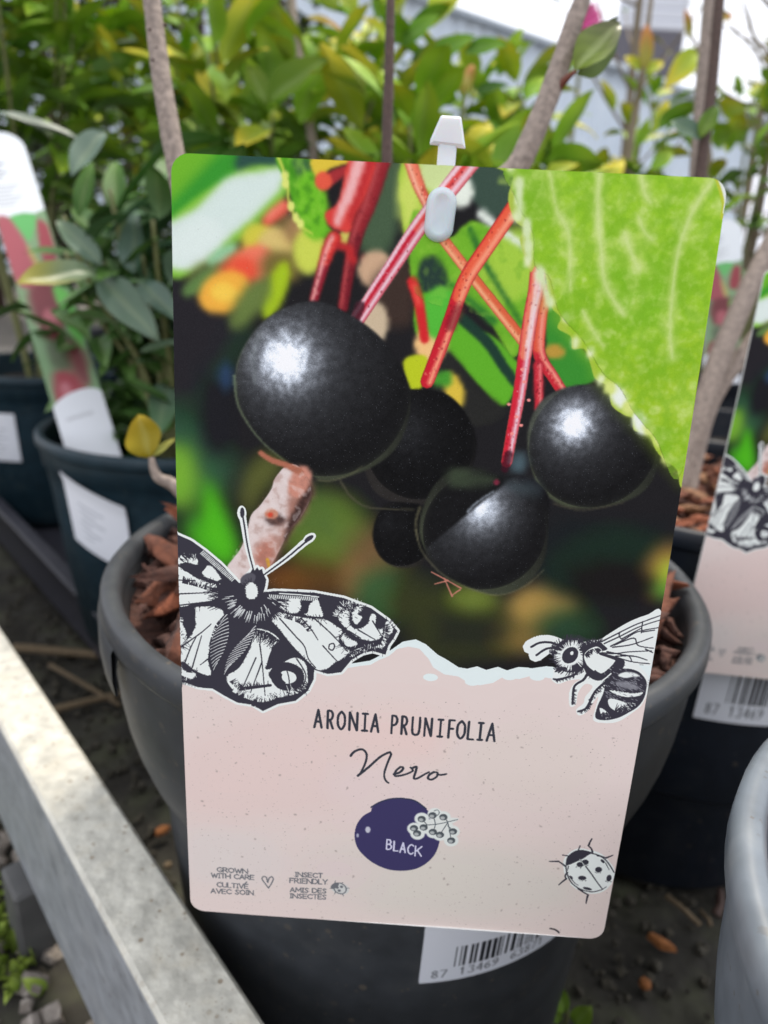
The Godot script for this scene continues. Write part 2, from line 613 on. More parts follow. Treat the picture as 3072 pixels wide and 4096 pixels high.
func paint_photo() -> void:
	cv.fill(col(30, 29, 31))
	# soft background of the printed photo
	shape([-3.5,249,115,259,148,321,109,388,81,489,-15.2,502], col(36, 62, 44), 5)
	shape([-1.3,494,81,490,122,556,91,636,-4.5,641], col(52, 88, 62), 5)
	shape([4.9,208,128,243,93,348,0.9,441], col(36, 34, 38), 4)
	oval([14.0,597], 30, 70, col(120, 175, 50), 4)
	shape([40,704,59,605,77,611,112,685,129,743,107,785,61,762,15.1,720], col(82, 188, 30), 3)
	shape([12.1,691,44,674,51,718,22,724], col(70, 160, 40), 4)
	shape([143,572,184,535,219,561,171,631,150,682,129,633], col(96, 100, 48), 4)
	oval([299,691], 95, 85, col(98, 122, 48), 5)
	oval([277,660], 50, 50, col(84, 110, 48), 5)
	oval([410,736], 60, 60, col(118, 90, 58), 5)
	oval([370,796], 48, 48, col(138, 104, 64), 4)
	oval([266,802], 80, 45, col(96, 66, 32), 5)
	oval([435,824], 70, 60, col(58, 92, 52), 5)
	oval([223,804], 50, 30, col(110, 70, 30), 4)
	oval([520,853], 90, 28, col(76, 78, 40), 4, 0.2)
	shape([460,761,525,776,600,810,693,823,810,805,856,812,793,897,731,927,614,972,542,966,468,915], col(52, 56, 30), 5)
	oval([615,819], 55, 32, col(112, 128, 52), 4)
	oval([758,829], 72, 48, col(178, 144, 76), 4)
	oval([691,899], 50, 30, col(122, 106, 54), 5)
	oval([734,906], 44, 30, col(140, 112, 60), 5)
	oval([818,870], 70, 40, col(42, 70, 46), 5)
	oval([621,894], 80, 30, col(34, 36, 30), 5)
	shape([744,704,852,641,977,652,979,726,872,791,782,798], col(25, 42, 33), 5)
	oval([912,755], 110, 36, col(26, 23, 23), 5, -0.2)
	oval([982,712], 26, 40, col(156, 118, 60), 4, 0.4)
	shape([973,775,985,762,997,754,1000,788,985,793,973,792], col(98, 168, 58), 1)
	oval([993,733], 14, 28, col(176, 196, 60), 2)
	oval([975,788], 7, 6, col(214, 60, 34), 1)
	oval([83,473], 36, 80, col(28, 28, 32), 4)
	blur_all(4)
	blur_all(4)
	blur_all(4)
	oval([102,393], 14, 26, col(44, 66, 100), 4)
	# upper left: pale leaf on green
	shape([-5.7,-5.0,152,-11.6,136,29,92,57,-8.0,127], col(112, 182, 44), 3)
	shape([92,-3.4,152,-3.1,120,33,82,61,-7.9,121,-7.4,94], col(56, 150, 46), 4)
	shape([130,-7.8,208,-8.3,208,26,152,31,120,24], col(44, 78, 68), 3)
	shape([-9.2,200,23,215,134,141,197,85,224,23,183,12.8,114,30,-7.9,121], col(134, 196, 62), 2)
	shape([-8.0,127,50,89,101,39,152,26,205,17.6,206,38,190,65,124,127,27,198,-9.0,185], col(218, 233, 224), 3)
	oval([43,152], 60, 40, col(226, 238, 230), 4, -0.6)
	shape([30,210,140,141,166,110,210,96,236,131,212,174,167,225,115,278,66,255,36,232], col(84, 78, 42), 4)
	oval([95,171], 34, 12, col(150, 206, 160), 3, -0.6)
	oval([59,218], 50, 16, col(96, 130, 70), 3, -0.6)
	shape([121,166,185,133,192,151,167,188,128,203,108,197], col(222, 150, 66), 4)
	oval([164,142], 34, 30, col(214, 204, 70), 3)
	oval([193,155], 34, 38, col(222, 194, 116), 3)
	oval([149,189], 46, 34, col(244, 124, 96), 3, -0.6)
	oval([123,211], 44, 34, col(238, 86, 60), 4, -0.6)
	oval([97,238], 52, 36, col(246, 178, 66), 3, -0.5)
	oval([97,238], 26, 18, col(252, 206, 80), 3)
	oval([236,119], 32, 28, col(168, 130, 84), 4)
	oval([205,187], 40, 30, col(118, 104, 52), 4)
	oval([195,230], 20, 56, col(168, 198, 34), 3, 0.35)
	oval([148,254], 24, 60, col(104, 124, 62), 4, 0.6)
	oval([258,155], 32, 44, col(206, 216, 84), 3, 0.1)
	shape([169,104,206,70,220,85,182,115], col(232, 92, 72), 2)
	stroke([178,102,206,79], 8.4, 8.4, col(250, 148, 124), 3)
	blur_all(3)
	# serrated leaf hanging in the middle
	shape([192,-4.8,264,-5.0,273,41,283,81,282,105,309,124,334,132,323,140,265,126,232,98,215,49], col(82, 160, 34), 1)
	shape([221,2.5,258,0.9,265,41,240,39], col(62, 104, 60), 3)
	oval([260,79], 30, 60, col(112, 190, 40), 3, -0.2)
	stroke([195,-2.1,213,37,216,69,229,101,242,115,262,127], 5.7, 3.4, col(200, 214, 86), 1)
	for q in [[209,29], [210,43], [221,81], [231,100], [239,110]]: oval(q, 7, 9, col(226, 232, 120), 1)
	oval([324,131], 16, 12, col(206, 196, 92), 2)
	mottle([208,3.1,264,0.7,273,41,283,81,280,105,262,121,235,98,218,49], 0.05, col(150, 206, 70, 0.5), col(50, 120, 24, 0.5), 6)
	# salmon and red stalks at the top
	shape([258,-1.9,345,-4.2,293,13.8,268,31], col(226, 196, 62), 2)
	shape([272,33,302,13.4,330,9.3,300,39,281,46], col(166, 48, 52), 2)
	oval([279,36], 16, 16, col(232, 90, 66), 2)
	shape([358,-3.3,426,-6.2,430,63,397,165,356,161,346,96], col(70, 92, 66), 4)
	stalk([384,-4.4,364,66,347,111,336,156,329,205,323,255], 24, 16, col(150, 40, 46), col(120, 30, 40), col(180, 70, 72), -0.2, 2)
	stroke([356,161,398,233], 10, 7, col(104, 34, 38), 3)
	shape([325,-1.9,371,-3.9,357,54,338,93,330,120,295,113,284,90,307,68], col(222, 66, 60), 2)
	stroke([362,-0.7,345,55,331,97], 16, 12, col(186, 44, 48, 0.8), 3)
	stroke([342,0.2,327,53,316,77,307,105], 22, 14, col(246, 196, 194, 0.9), 3)
	stalk([302,132,294,149,286,174,276,211,267,245], 21, 13, col(236, 64, 54), col(140, 30, 46), col(250, 176, 168), -0.15, 2)
	stroke([310,145,328,149,339,171], 14, 14, col(190, 44, 46), 3)
	oval([382,184], 34, 34, col(206, 168, 134), 3)
	shape([380,197,442,157,455,273,404,288,364,278], col(60, 46, 40), 4)
	oval([384,280], 26, 40, col(206, 184, 152), 3)
	# greens behind the stalks on the right
	shape([421,-6.0,506,-9.6,502,31,477,114,441,139,425,92], col(156, 198, 52), 2)
	oval([438,51], 22, 60, col(206, 222, 100), 4)
	shape([453,-3.9,527,-7.1,513,42,464,41], col(206, 222, 150), 3)
	shape([535,-7.4,634,-11.6,641,57,591,84,539,41], col(58, 78, 66), 3)
	shape([444,80,511,120,536,101,565,92,652,131,687,176,667,288,648,328,595,262,534,228,456,221], col(116, 182, 44), 2)
	oval([632,164], 55, 70, col(166, 206, 66), 4, 0.4)
	shape([461,172,494,156,517,199,508,244,463,261], col(40, 60, 52), 3)
	shape([461,231,499,222,545,268,609,292,652,331,669,350,641,422,590,385,526,326,465,299], col(96, 176, 40), 2)
	stroke([540,257,598,303,634,348,660,377], 21.0, 16.8, col(30, 58, 46), 2)
	stroke([549,103,587,170,662,270], 8.4, 6.7, col(28, 92, 42), 3)
	stroke([517,199,607,265], 7.6, 16.8, col(50, 120, 44), 3)
	shape([514,319,590,389,641,422,656,421,612,459,515,453], col(38, 38, 36), 3)
	shape([698,209,751,277,791,320,811,357,759,384,719,339], col(58, 142, 46), 2)
	oval([726,314], 20, 14, col(190, 150, 60), 3)
	oval([526,43], 26, 28, col(236, 242, 226), 3)
	stroke([568,78,596,98,652,131], 17.6, 10.9, col(232, 240, 226), 3)
	oval([493,313], 32, 34, col(246, 196, 130), 3)
	oval([543,396], 18, 36, col(224, 192, 66), 3, -0.4)
	oval([506,255], 36, 48, col(84, 186, 56), 3)
	shape([442,347,482,334,491,367,467,408], col(190, 204, 36), 2)
	shape([500,367,533,362,535,387,505,389], col(70, 150, 46), 3)
	stroke([451,202,466,242,480,304], 21.3, 16.7, col(214, 40, 44), 2)
	stroke([454,208,466,242], 9.1, 7.6, col(246, 92, 76), 3)
	blur_all(2)
	mottle([444,80,511,120,565,92,652,131,687,176,667,288,648,328,595,262,456,221], 0.03, col(156, 204, 70, 0.3), col(84, 152, 34, 0.3), 9)
	# stalks in front
	var rose := col(240, 206, 214)
	stalk([433,-7.5,453,38,476,76], 18, 14, col(240, 128, 96), col(226, 96, 76), col(250, 180, 150), -0.2, 2)
	stalk([502,124,553,179,613,242,668,300], 15, 18, col(234, 122, 88), col(222, 100, 64), col(248, 176, 130), -0.2, 1)
	stalk([627,63,594,117,554,183,538,224,529,258,510,320,490,383], 24, 22, col(238, 96, 66), col(204, 34, 48), col(252, 158, 124), 0.2, 1)
	stroke([541,246,526,277], 22, 22, col(110, 22, 38, 0.6), 3)
	stalk([694,205,695,310,729,362,759,399], 22, 16, col(226, 90, 64), col(202, 42, 54), col(246, 150, 130), 0.2, 1)
	stalk([698,340,708,422], 14, 12, col(206, 48, 60), col(170, 34, 50), col(236, 120, 120), 0.2, 2)
	stalk([545,-12.2,506,40,457,105,418,167,345,285], 29, 22, col(224, 70, 66), col(196, 26, 46), rose, 0.24, 1)
	stroke([529,-9.3,489,42,443,107,402,174,340,275], 9, 7, col(244, 222, 230, 0.9), 2)
	stroke([355,250,341,288], 20, 17, col(66, 30, 40, 0.85), 2)
	# berries
	var olive := Color(0.18, 0.20, 0.13)
	berry([373,511,384,447,427,409,480,397,534,407,573,445,595,498,583,564,540,609,476,627,410,612,380,567], [483,510], 100, [458,479], 0.0, 0.16, Color(0.10, 0.09, 0.08))
	berry([400,690,420,631,467,623,505,635,518,693,503,748,456,761,417,739], [457,692], 62, [432,669], 0.0, 0.08, Color(0.12, 0.11, 0.09))
	stroke([330,586,355,619,394,638,481,636], 5, 3, col(84, 80, 62, 0.7), 2)
	berry([120,381,151,312,199,268,269,245,340,268,404,312,447,374,461,436,443,505,400,550,334,581,288,585,241,558,176,521,134,461], [289,409], 162, [217,356], 0.80, 1.0, olive)
	stroke([117,392,127,452,168,512,221,554], 6, 2, col(140, 158, 118, 0.55), 2)
	stroke([283,587,313,587,350,572,373,554], 4, 2, col(120, 118, 84, 0.5), 2)
	stroke([166,311,154,353,158,406], 8, 5, col(150, 158, 160, 0.5), 3)
	berry([691,466,708,411,749,381,805,371,860,385,920,444,948,514,929,571,870,603,789,613,731,583,702,529], [819,487], 118, [777,447], 0.85, 0.9, olive)
	stroke([756,607,806,617,849,610,895,596], 3.5, 2, col(110, 104, 76, 0.45), 2)
	oval([679,529], 18, 22, col(84, 108, 116, 0.8), 4)
	berry([493,665,507,606,532,567,581,542,646,558,691,555,740,584,751,649,751,722,723,777,669,807,601,795,541,759,505,713], [624,674], 118, [615,626], 0.42, 1.1, olive, [580,648,650,579])
	stroke([588,634,605,614,636,589], 5, 3, col(206, 218, 230, 0.6), 2)
	shape([651,572,712,564,734,589,698,595], col(76, 92, 98, 0.5), 4)
	shape([549,547,633,560,638,573,582,585,547,582], col(62, 74, 54, 0.8), 4)
	stroke([487,678,503,724,547,770,604,797,664,808,717,785,753,746], 4, 2.5, col(124, 122, 92, 0.5), 2)
	stroke([492,631,486,664,492,701], 7, 3, col(96, 92, 68, 0.7), 2)
	# red stalk into the lowest berry
	stalk([681,162,680,206,675,250,671,323,667,404,661,469,656,530], 25, 18, col(238, 124, 98), col(212, 38, 56), rose, 0.2, 1)
	stroke([680,166,677,250,673,307], 8, 6, col(248, 226, 220, 0.7), 2)
	for q in [[687,407], [666,440], [661,473], [675,373], [650,417], [677,456], [669,350]]: oval(q, 4, 3, col(250, 150, 142), 1)
	stroke([658,514,654,543], 17, 16, col(60, 18, 30, 0.8), 2)
	oval([640,571], 6, 6, col(120, 40, 58), 2)
	# withered flower end of the lowest berry
	for q in [[524,766,559,783], [533,792,559,783], [552,779,571,817], [559,783,588,798], [571,814,586,801]]: stroke(q, 2.2, 3.6, col(196, 124, 106), 1)
	# woody twig
	shape([219,564,240,559,254,570,264,582,273,617,256,661,232,695,215,730,194,772,176,789,158,797,125,822,100,790,129,743,143,705,152,668,171,645,192,612,199,590], col(224, 206, 200), 1)
	shape([240,566,264,582,272,617,256,661,232,695,211,737,194,776,176,785,183,754,204,712,224,678,227,634,244,605], col(172, 122, 106), 4)
	shape([265,593,276,617,256,661,235,695,218,730,228,678,241,648], col(64, 44, 40), 3)
	oval([249,594], 20, 36, col(206, 140, 120), 3, 0.4)
	stroke([170,539,191,552,226,562,250,573], 10.0, 14.0, col(176, 106, 82), 2)
	oval([203,675], 22, 12, col(84, 62, 58), 3)
	oval([193,663], 14, 11, col(204, 138, 112), 2)
	oval([191,665], 6, 5, col(214, 74, 52), 2)
	shape([158,741,193,709,201,746,183,780,165,782], col(190, 126, 108), 4)
	stroke([186,761,190,780], 8.0, 6.0, col(214, 160, 60), 1)
	specks(260, 95, 800, 230, 960, col(190, 150, 140), 2.2)
	mottle([219,564,254,570,273,617,232,695,194,772,158,797,125,822,100,790,143,705,157,664,199,590], 0.06, col(240, 228, 224, 0.35), col(150, 104, 90, 0.3), 8)
	# big bright leaf on the right
	var lime := col(154, 202, 48)
	var rim := [[607,-10.4,620,12.9,614,50,630,87,650,101,642,119,660,163,668,174,675,162,689,162,702,208,713,236,731,252,727,271,753,285,759,307,782,307,797,337,808,360,834,374,845,408,871,425,887,430,894,453,923,460,939,487,958,506,986,525,1010,563,1104,500,1030,-28]]
	shape(rim[0], col(176, 196, 74), 1)
	shape([617,-14.3,630,15.9,627,49,640,82,660,100,658,120,671,155,678,162,702,175,713,208,728,244,745,258,747,273,772,291,795,316,818,349,848,367,856,402,886,420,905,443,936,469,965,500,997,530,1026,562,1119,499,1029,-32], lime, 3)
	shape([690,213,773,268,873,323,981,272,1034,269,1021,529,992,523,905,443,805,338,725,248], col(158, 198, 44), 5)
	shape([804,142,869,124,918,150,923,238,857,264,820,206], col(132, 190, 42), 5)
	shape([628,-1.2,683,-6.9,698,68,662,81], col(138, 188, 56), 5)
	stroke([771,-17.5,777,65,792,135,807,192,847,242], 17.5, 9.5, col(206, 224, 146), 4)
	stroke([972,4.3,945,57,930,121,929,186,935,267,947,316], 16.0, 12.7, col(206, 224, 128), 4)
	stroke([706,72,728,102,737,152,743,203], 16.0, 9.5, col(196, 220, 120), 4)
	stroke([770,238,789,267,816,300], 14.4, 11.2, col(196, 220, 110), 4)
	stroke([684,3.2,698,51,706,72], 12.7, 11.2, col(184, 214, 104), 4)
	stroke([828,98,849,139,863,160], 20.7, 14.4, col(196, 220, 120), 4)
	stroke([846,3.0,857,33,870,47], 19.2, 11.2, col(204, 224, 128), 4)
	stroke([851,72,865,96,882,109], 17.5, 9.5, col(196, 220, 120), 4)
	for i in 90:
		var q := [rng.randf_range(590, 1010), rng.randf_range(20, 700)]
		if q[0] - 590 > (q[1] - 60) * 0.88: oval(q, rng.randf_range(4, 12), rng.randf_range(4, 10), col(180, 212, 92, 0.6), 3)
	for i in 26:
		var q := [rng.randf_range(640, 1000), rng.randf_range(10, 600)]
		if q[0] - 590 > (q[1] - 60) * 0.90: oval(q, rng.randf_range(8, 22), rng.randf_range(8, 16), col(132, 186, 40, 0.6), 4)
	for q in [[615,2.8], [627,30], [633,50], [632,80], [653,99], [659,130], [660,156], [685,180], [709,226], [741,251], [763,295], [794,312], [819,361]]: oval(q, 8, 11, col(228, 238, 186), 3)
	for q in [[856,390], [904,439]]: oval(q, 14, 25, col(240, 246, 232), 3, -0.5)
	for q in [[877,412], [942,469], [965,504], [922,450], [837,375]]: oval(q, 11, 15, col(218, 230, 130), 3, -0.5)
	var lam := [627,-11.3,629,51,664,105,674,162,703,183,728,244,776,290,822,349,856,374,890,420,936,465,997,526,998,90,964,-12.2]
	mottle(lam, 0.011, col(186, 216, 92, 0.45), col(124, 180, 34, 0.55), 3)
	mottle(lam, 0.030, col(202, 224, 128, 0.42), col(128, 184, 36, 0.25), 4)
	mottle(lam, 0.035, col(214, 230, 150, 0.45), col(120, 176, 34, 0.4), 12, true)
	mottle(lam, 0.07, col(206, 228, 140, 0.22), col(126, 184, 40, 0.2), 5)
	for v in [[[771,-17.5,777,65,792,135,807,192,847,242], 15.0], [[972,4.3,945,57,930,121,929,186,935,267,947,316], 14.0], [[706,72,728,102,737,152,743,203], 11.0], [[770,238,789,267,816,300], 10.0], [[828,98,849,139,863,160], 13.0], [[846,3.0,857,33,870,47], 12.0], [[851,72,865,96,882,109], 10.0], [[684,3.2,698,51,706,72], 9.0]]:
		stroke(v[0], v[1], v[1] * 0.7, col(204, 224, 134, 0.7), 3)
		stroke(v[0], v[1] * 0.35, v[1] * 0.25, col(224, 236, 180, 0.28), 2)
	for q in [[632,19.3,638,82], [651,88,661,148], [684,169,707,227]]: stroke(q, 16, 10, col(214, 230, 176), 3)
	shape([965,-12.3,977,4.1,994,41,1001,70,1060,62,1044,-29], col(190, 200, 60), 1)
	shape([969,-12.4,982,3.9,997,34,1004,63,1060,62,1044,-29], col(232, 236, 230), 1)
	grain()
	specks(200, 5, 300, 600, 1010, col(92, 92, 92), 1.3)
	specks(60, 20, 60, 250, 260, col(150, 160, 150), 2.0)

func paint_paper() -> void:
	# torn white edge, then the pink paper
	shape([-95,1006,169,998,309,999,408,975,451,947,475,926,502,919,524,929,550,951,571,962,597,978,616,980,636,973,656,980,680,971,700,978,724,968,753,969,782,962,841,966,897,945,1070,943,1208,1739,-139,1872], col(226, 236, 233), 0, false)
	shape([-95,1018,169,1009,269,1009,310,1008,349,999,387,989,409,985,426,973,447,962,464,944,487,937,510,940,531,961,543,982,568,997,598,1000,615,1010,645,1018,673,1010,692,995,727,997,755,986,800,991,853,983,1077,980,1208,1739,-139,1872], col(226, 209, 202), 0, false)
	for q in [[539,1006], [629,1011], [706,992], [765,989]]: oval(q, 16, 9, col(226, 236, 233))
	shape([-4.4,1208,312,1089,417,1175,402,1323,211,1391,-11.6,1411], col(227, 204, 197), 6)
	oval([478,1158], 120, 70, col(230, 204, 196), 6)
	oval([423,1296], 110, 60, col(227, 207, 202), 6)
	oval([598,1544], 330, 110, col(218, 210, 199), 6)
	oval([101,1521], 140, 90, col(221, 210, 204), 6)
	oval([779,1205], 160, 100, col(222, 207, 198), 6)
	oval([356,1539], 90, 40, col(224, 206, 202), 6)
	for i in 70: oval([rng.randf_range(10, 990), rng.randf_range(1080, 1680)], rng.randf_range(1.8, 4), rng.randf_range(1.2, 2.6), col(158, 142, 135, 0.7), 1, rng.randf_range(0, 3))
	specks(620, 8, 1060, 992, 1680, col(130, 114, 108), 3.0)
	specks(2600, 8, 1060, 992, 1680, col(172, 150, 143), 2.4)

func paint_insects() -> void:
	var ink := col(60, 58, 67)
	var pale := col(231, 235, 230)
	# butterfly, cut by the left edge of the card
	var outline := [-5.3,717,2.2,720,28,730,57,750,90,777,127,816,137,813,139,805,151,791,155,783,160,786,165,779,169,785,175,782,178,793,184,805,182,820,178,834,200,829,224,828,285,827,346,835,404,854,442,880,462,902,455,920,445,937,440,959,412,952,391,959,368,976,347,1007,318,1013,289,1005,288,1028,276,1057,250,1083,211,1094,178,1114,157,1100,122,1097,95,1083,68,1067,36,1066,0.9,1054,-18.1,1049]
	stroke(outline, 11, 11, pale, 0, false)
	stroke([160,792,146,740,137,687,134,669], 11, 15, pale)
	stroke([175,796,223,757,258,723,274,709], 11, 16, pale)
	oval([133,665], 9.5, 16, pale)
	oval([272,709], 15, 9, pale, 0, -0.65)
	shape(outline, ink, 0, false)
	stroke([160,796,146,740,138,689,135,672], 3, 3.6, ink)
	stroke([175,798,223,757,258,724,273,710], 3, 4, ink)
	oval([134,664], 4.5, 11, ink)
	oval([271,710], 11, 4.5, ink, 0, -0.65)
	oval([146,806], 18, 12, col(90, 88, 96), 1, -0.6)
	# right forewing
	var whites := [
		[208,851,234,843,256,843,258,862,252,875,234,876,214,868],
		[263,875,275,854,291,842,299,858,305,879,286,883],
		[196,893,216,875,256,884,286,885,305,885,320,891,337,902,347,910,339,931,351,946,364,956,351,975,335,983,316,1001,295,1004,270,981,238,947,213,915],
		[335,878,344,864,374,857,377,847,351,851,344,861],
		[337,882,347,867,361,866,360,885,367,900,379,903,397,892,406,867,416,872,415,893,422,902,433,898,426,922,405,929,380,923,356,906],
		[364,866,380,854,378,869,387,874,379,892,368,889],
		[363,960,390,945,412,945,432,925,438,881,454,900,441,921,436,941,412,946,390,953,368,970],
		[346,919,368,929,380,938,362,947,350,939],
		# right hindwing
		[160,919,188,920,213,939,198,958,192,985,184,1011,206,1003,223,991,247,979,268,988,274,1011,273,1050,246,1068,221,1074,178,1088,149,1082,116,1069,98,1037,126,1012,146,974,156,944],
		# left forewing
		[-0.6,771,19.5,754,39,758,42,775,38,783,17.5,778,-0.9,784],
		[48,790,55,782,72,784,92,812,82,822,53,806],
		[-1.0,789,20,799,41,812,78,822,88,836,80,853,65,861,34,868,-3.3,873],
		# left hindwing
		[31,881,52,874,80,874,95,888,80,919,67,954,59,996,64,1034,33,1027,8.6,1008,-7.0,1001,-5.1,935,10.1,955,23,942,34,916],
		[-4.1,902,7.8,921,15.0,948,-6.1,970],
		[-7.5,1015,14.3,1031,33,1033,20,1050,-2.1,1048],
		# head patch
		[140,823,151,812,165,821,167,840,157,851,143,847],
	]
	for w in whites: shape(w, pale)
	for w in whites:
		fringe(w + w.slice(0, 2), 11, 60, ink, 1.6)
		fringe(w + w.slice(0, 2), -14, 95, pale, 1.5)
		fringe(w + w.slice(0, 2), 22, 16, ink, 1.3)
	# dark marks laid back on the white
	shape([186,1004,192,976,204,951,223,940,241,959,247,974,226,968,207,971,195,984], ink)
	stroke([201,1024,214,1005,236,1002,255,1013,257,1034,243,1049,217,1049,203,1032], 22, 16, ink)
	shape([197,1029,214,1016,227,1034,224,1050,202,1045], ink)
	oval([235,1027], 16, 14, pale)
	fringe([201,1024,214,1005,236,1002,255,1013,257,1034,243,1049,217,1049], 14, 50, ink)
	shape([255,847,266,857,273,849,271,874,249,875,261,867], ink)
	stroke([128,1063,151,1058,195,1049], 10, 6, ink)
	fringe([106,1045,128,1063,151,1058,195,1049], 16, 60, ink)
	shape([1.1,881,31,878,33,899,23,927,10.2,948,20,920,8.4,901], ink)
	shape([39,764,60,780,46,800,40,799,43,778], ink)
	fringe([2.4,771,21,752,42,757], -22, 50, ink)
	fringe([163,887,194,865,206,838], -34, 110, ink)
	fringe([89,875,81,817,85,843], 34, 110, ink)
	fringe([157,917,188,923,213,940], -34, 80, ink)
	fringe([97,891,76,920,63,965], 30, 70, ink)
	fringe([222,886,256,897,275,916], 16, 40, ink)
	fringe([5.8,822,41,829,77,840], 16, 50, ink)
	fringe([112,1084,138,1093,176,1106,215,1088,253,1075,277,1039], 30, 170, ink)
	fringe([112,1069,138,1082,176,1090,214,1076,246,1066], 24, 60, pale, 1.8)
	fringe([-1.8,1039,30,1047,62,1034], -22, 60, ink)
	fringe([336,986,363,960,390,946,432,925,436,888], -14, 120, ink)
	stroke([212,834,255,834,294,836], 2.4, 2.4, pale)
	for i in 26: stroke([lerpf([191,839][0], [294,838][0], i / 26.0), [191,838][1], lerpf([191,839][0], [294,838][0], i / 26.0) + 2, [191,845][1]], 2, 2, pale)
	for i in 26:
		var a := [47,757]
		var b := [114,815]
		var q := [lerpf(a[0], b[0], i / 26.0), lerpf(a[1], b[1], i / 26.0)]
		stroke([q[0], q[1], q[0] + 7, q[1] - 7], 2, 1.6, pale)
	# veins
	for v in [[212,867,240,881,305,882], [213,890,244,925,266,950,276,980,292,1000], [259,887,281,912,295,934], [286,885,324,919,359,957], [361,910,386,924], [171,953,176,994,183,1075], [163,985,132,1064], [176,994,151,1070], [214,974,233,1021,237,1067], [207,920,241,962,276,990], [251,982,271,1019,262,1055], [2.0,787,41,810,81,821], [1.3,818,35,817], [0.5,849,71,841], [-0.2,875,80,859], [-1.4,973,45,935,67,913], [24,1019,38,970,46,942], [3.5,1021,22,971,34,946], [63,992,42,1011], [306,947,323,966,342,986], [379,905,417,926], [409,883,429,915]]: stroke(v, 3.2, 2.0, ink)
	stroke([320,943,328,940,331,947,327,956,319,953,320,943], 3, 3, ink)
	# furry body and the two feathered folds
	for i in 46:
		var a := rng.randf_range(0.15, PI - 0.15)
		var q := [153,838]
		var r0 := rng.randf_range(34, 48)
		var d := Vector2(cos(a), sin(a) * 1.1)
		stroke([q[0] + d.x * r0, q[1] + d.y * r0, q[0] + d.x * (r0 + 12) - 4, q[1] + d.y * (r0 + 16)], 2.2, 0.8, col(205, 208, 206))
	for s in [[[156,917], [99,1017], 1.0], [[95,895], [75,1009], -1.0]]:
		for i in 15:
			var t := i / 14.0
			var wid := sin(PI * (0.12 + 0.8 * t)) * 34.0
			var x := lerpf(s[0][0], s[1][0], t)
			var y := lerpf(s[0][1], s[1][1], t)
			stroke([x + wid * 0.5, y - 6, x, y + 1, x - wid * 0.6, y + 13], 2.0, 1.0, col(212, 214, 212))
	# honey bee, cut by the right edge
	var bee := [[795,946,796,934,800,916,811,903,825,894,840,894,852,900,868,895,885,892,905,875,939,848,973,830,1001,822,1019,938,994,944,973,945,993,965,1002,995,994,1034,983,1051,953,1080,927,1088,897,1084,897,1053,899,1026,888,1045,877,1068,863,1074,857,1060,870,1044,872,1028,884,1003,868,998,856,1019,854,1049,842,1053,837,1020,845,998,856,988,833,992,811,1002,796,993,799,980,797,971,805,962]]
	shape(bee[0], pale)
	stroke([744,920,762,908,785,906,812,915], 34, 28, pale)
	stroke([757,938,775,922,790,919,811,921], 32, 26, pale)
	oval([830,933], 38, 40, ink)
	oval([829,934], 21, 23, pale, 1)
	for i in 130:
		var a := rng.randf_range(0, TAU)
		var q := [830,933]
		var r0 := rng.randf_range(16, 24)
		stroke([q[0] + cos(a) * r0, q[1] + sin(a) * r0, q[0] + cos(a) * (r0 + 13), q[1] + sin(a) * (r0 + 13)], 2.0, 0.8, pale)
	for i in 150:
		var a := rng.randf_range(0, TAU)
		var q := [830,933]
		stroke([q[0] + cos(a) * 36, q[1] + sin(a) * 37, q[0] + cos(a + 0.1) * 47, q[1] + sin(a + 0.1) * 49], 2.0, 0.8, ink)
	oval([828,933], 16, 20, ink, 0, 0.4)
	oval([831,928], 3.5, 4.5, pale)
	shape([800,975,807,964,822,961,826,965,810,972], ink)
	stroke([745,920,762,909,785,907,811,916], 5, 5, ink)
	stroke([758,938,775,923,790,919,807,922], 5, 5, ink)
	# thorax
	shape([853,925,857,908,878,900,901,902,916,912,939,933,943,948,933,965,911,978,894,988,874,980,860,960], ink)
	shape([857,933,864,918,881,909,893,918,887,926,909,933,925,940,922,956,911,971,895,972,881,965,866,953], pale)
	fringe([853,921,860,905,878,899,901,901], 12, 70, ink)
	fringe([858,929,866,918,884,912,892,918], -14, 60, ink)
	fringe([925,940,916,956,899,972,883,965], 22, 90, ink)
	# wings
	shape([889,897,907,877,939,852,974,834,1002,826,1019,938,995,942,957,938,922,930,889,922,903,913], pale)
	for v in [[889,897,915,879,949,856,975,842,999,830], [895,901,925,882,959,859,1000,840], [909,906,935,888,960,869,1003,856], [923,873,923,882,929,888], [966,846,967,871], [929,888,965,861], [916,903,953,884,965,900,997,904], [913,908,951,899,992,879], [893,922,921,922,948,916,994,910], [903,919,930,923,950,926,957,938], [922,928,959,925,988,932], [887,923,922,930,957,938,995,940], [981,907,997,914], [968,869,993,863]]: stroke(v, 3.2, 2.2, ink)
	# abdomen with pale bands
	shape([908,972,924,961,944,955,963,956,980,964,995,984,996,1017,986,1042,965,1061,948,1073,924,1081,901,1078,900,1052,909,1012], ink)
	shape([933,972,947,963,968,964,979,971,964,973,949,977], pale, 1)
	oval([956,994], 26, 8, col(130, 130, 136), 2, 0.2)
	shape([921,1007,943,1009,970,1011,990,1006,987,1015,967,1021,944,1020,926,1013], pale)
	shape([921,1031,932,1028,956,1034,981,1035,972,1051,956,1064,938,1056,925,1046], pale)
	shape([906,1053,916,1056,934,1073,917,1077,910,1067], pale)
	fringe([921,1006,942,1008,969,1010,990,1005], 9, 50, ink)
	fringe([928,1014,944,1021,967,1022,988,1016], -9, 50, ink)
	fringe([938,1056,956,1064,972,1051,983,1035], 26, 60, ink)
	fringe([910,1067,919,1078,934,1073], 20, 30, ink)
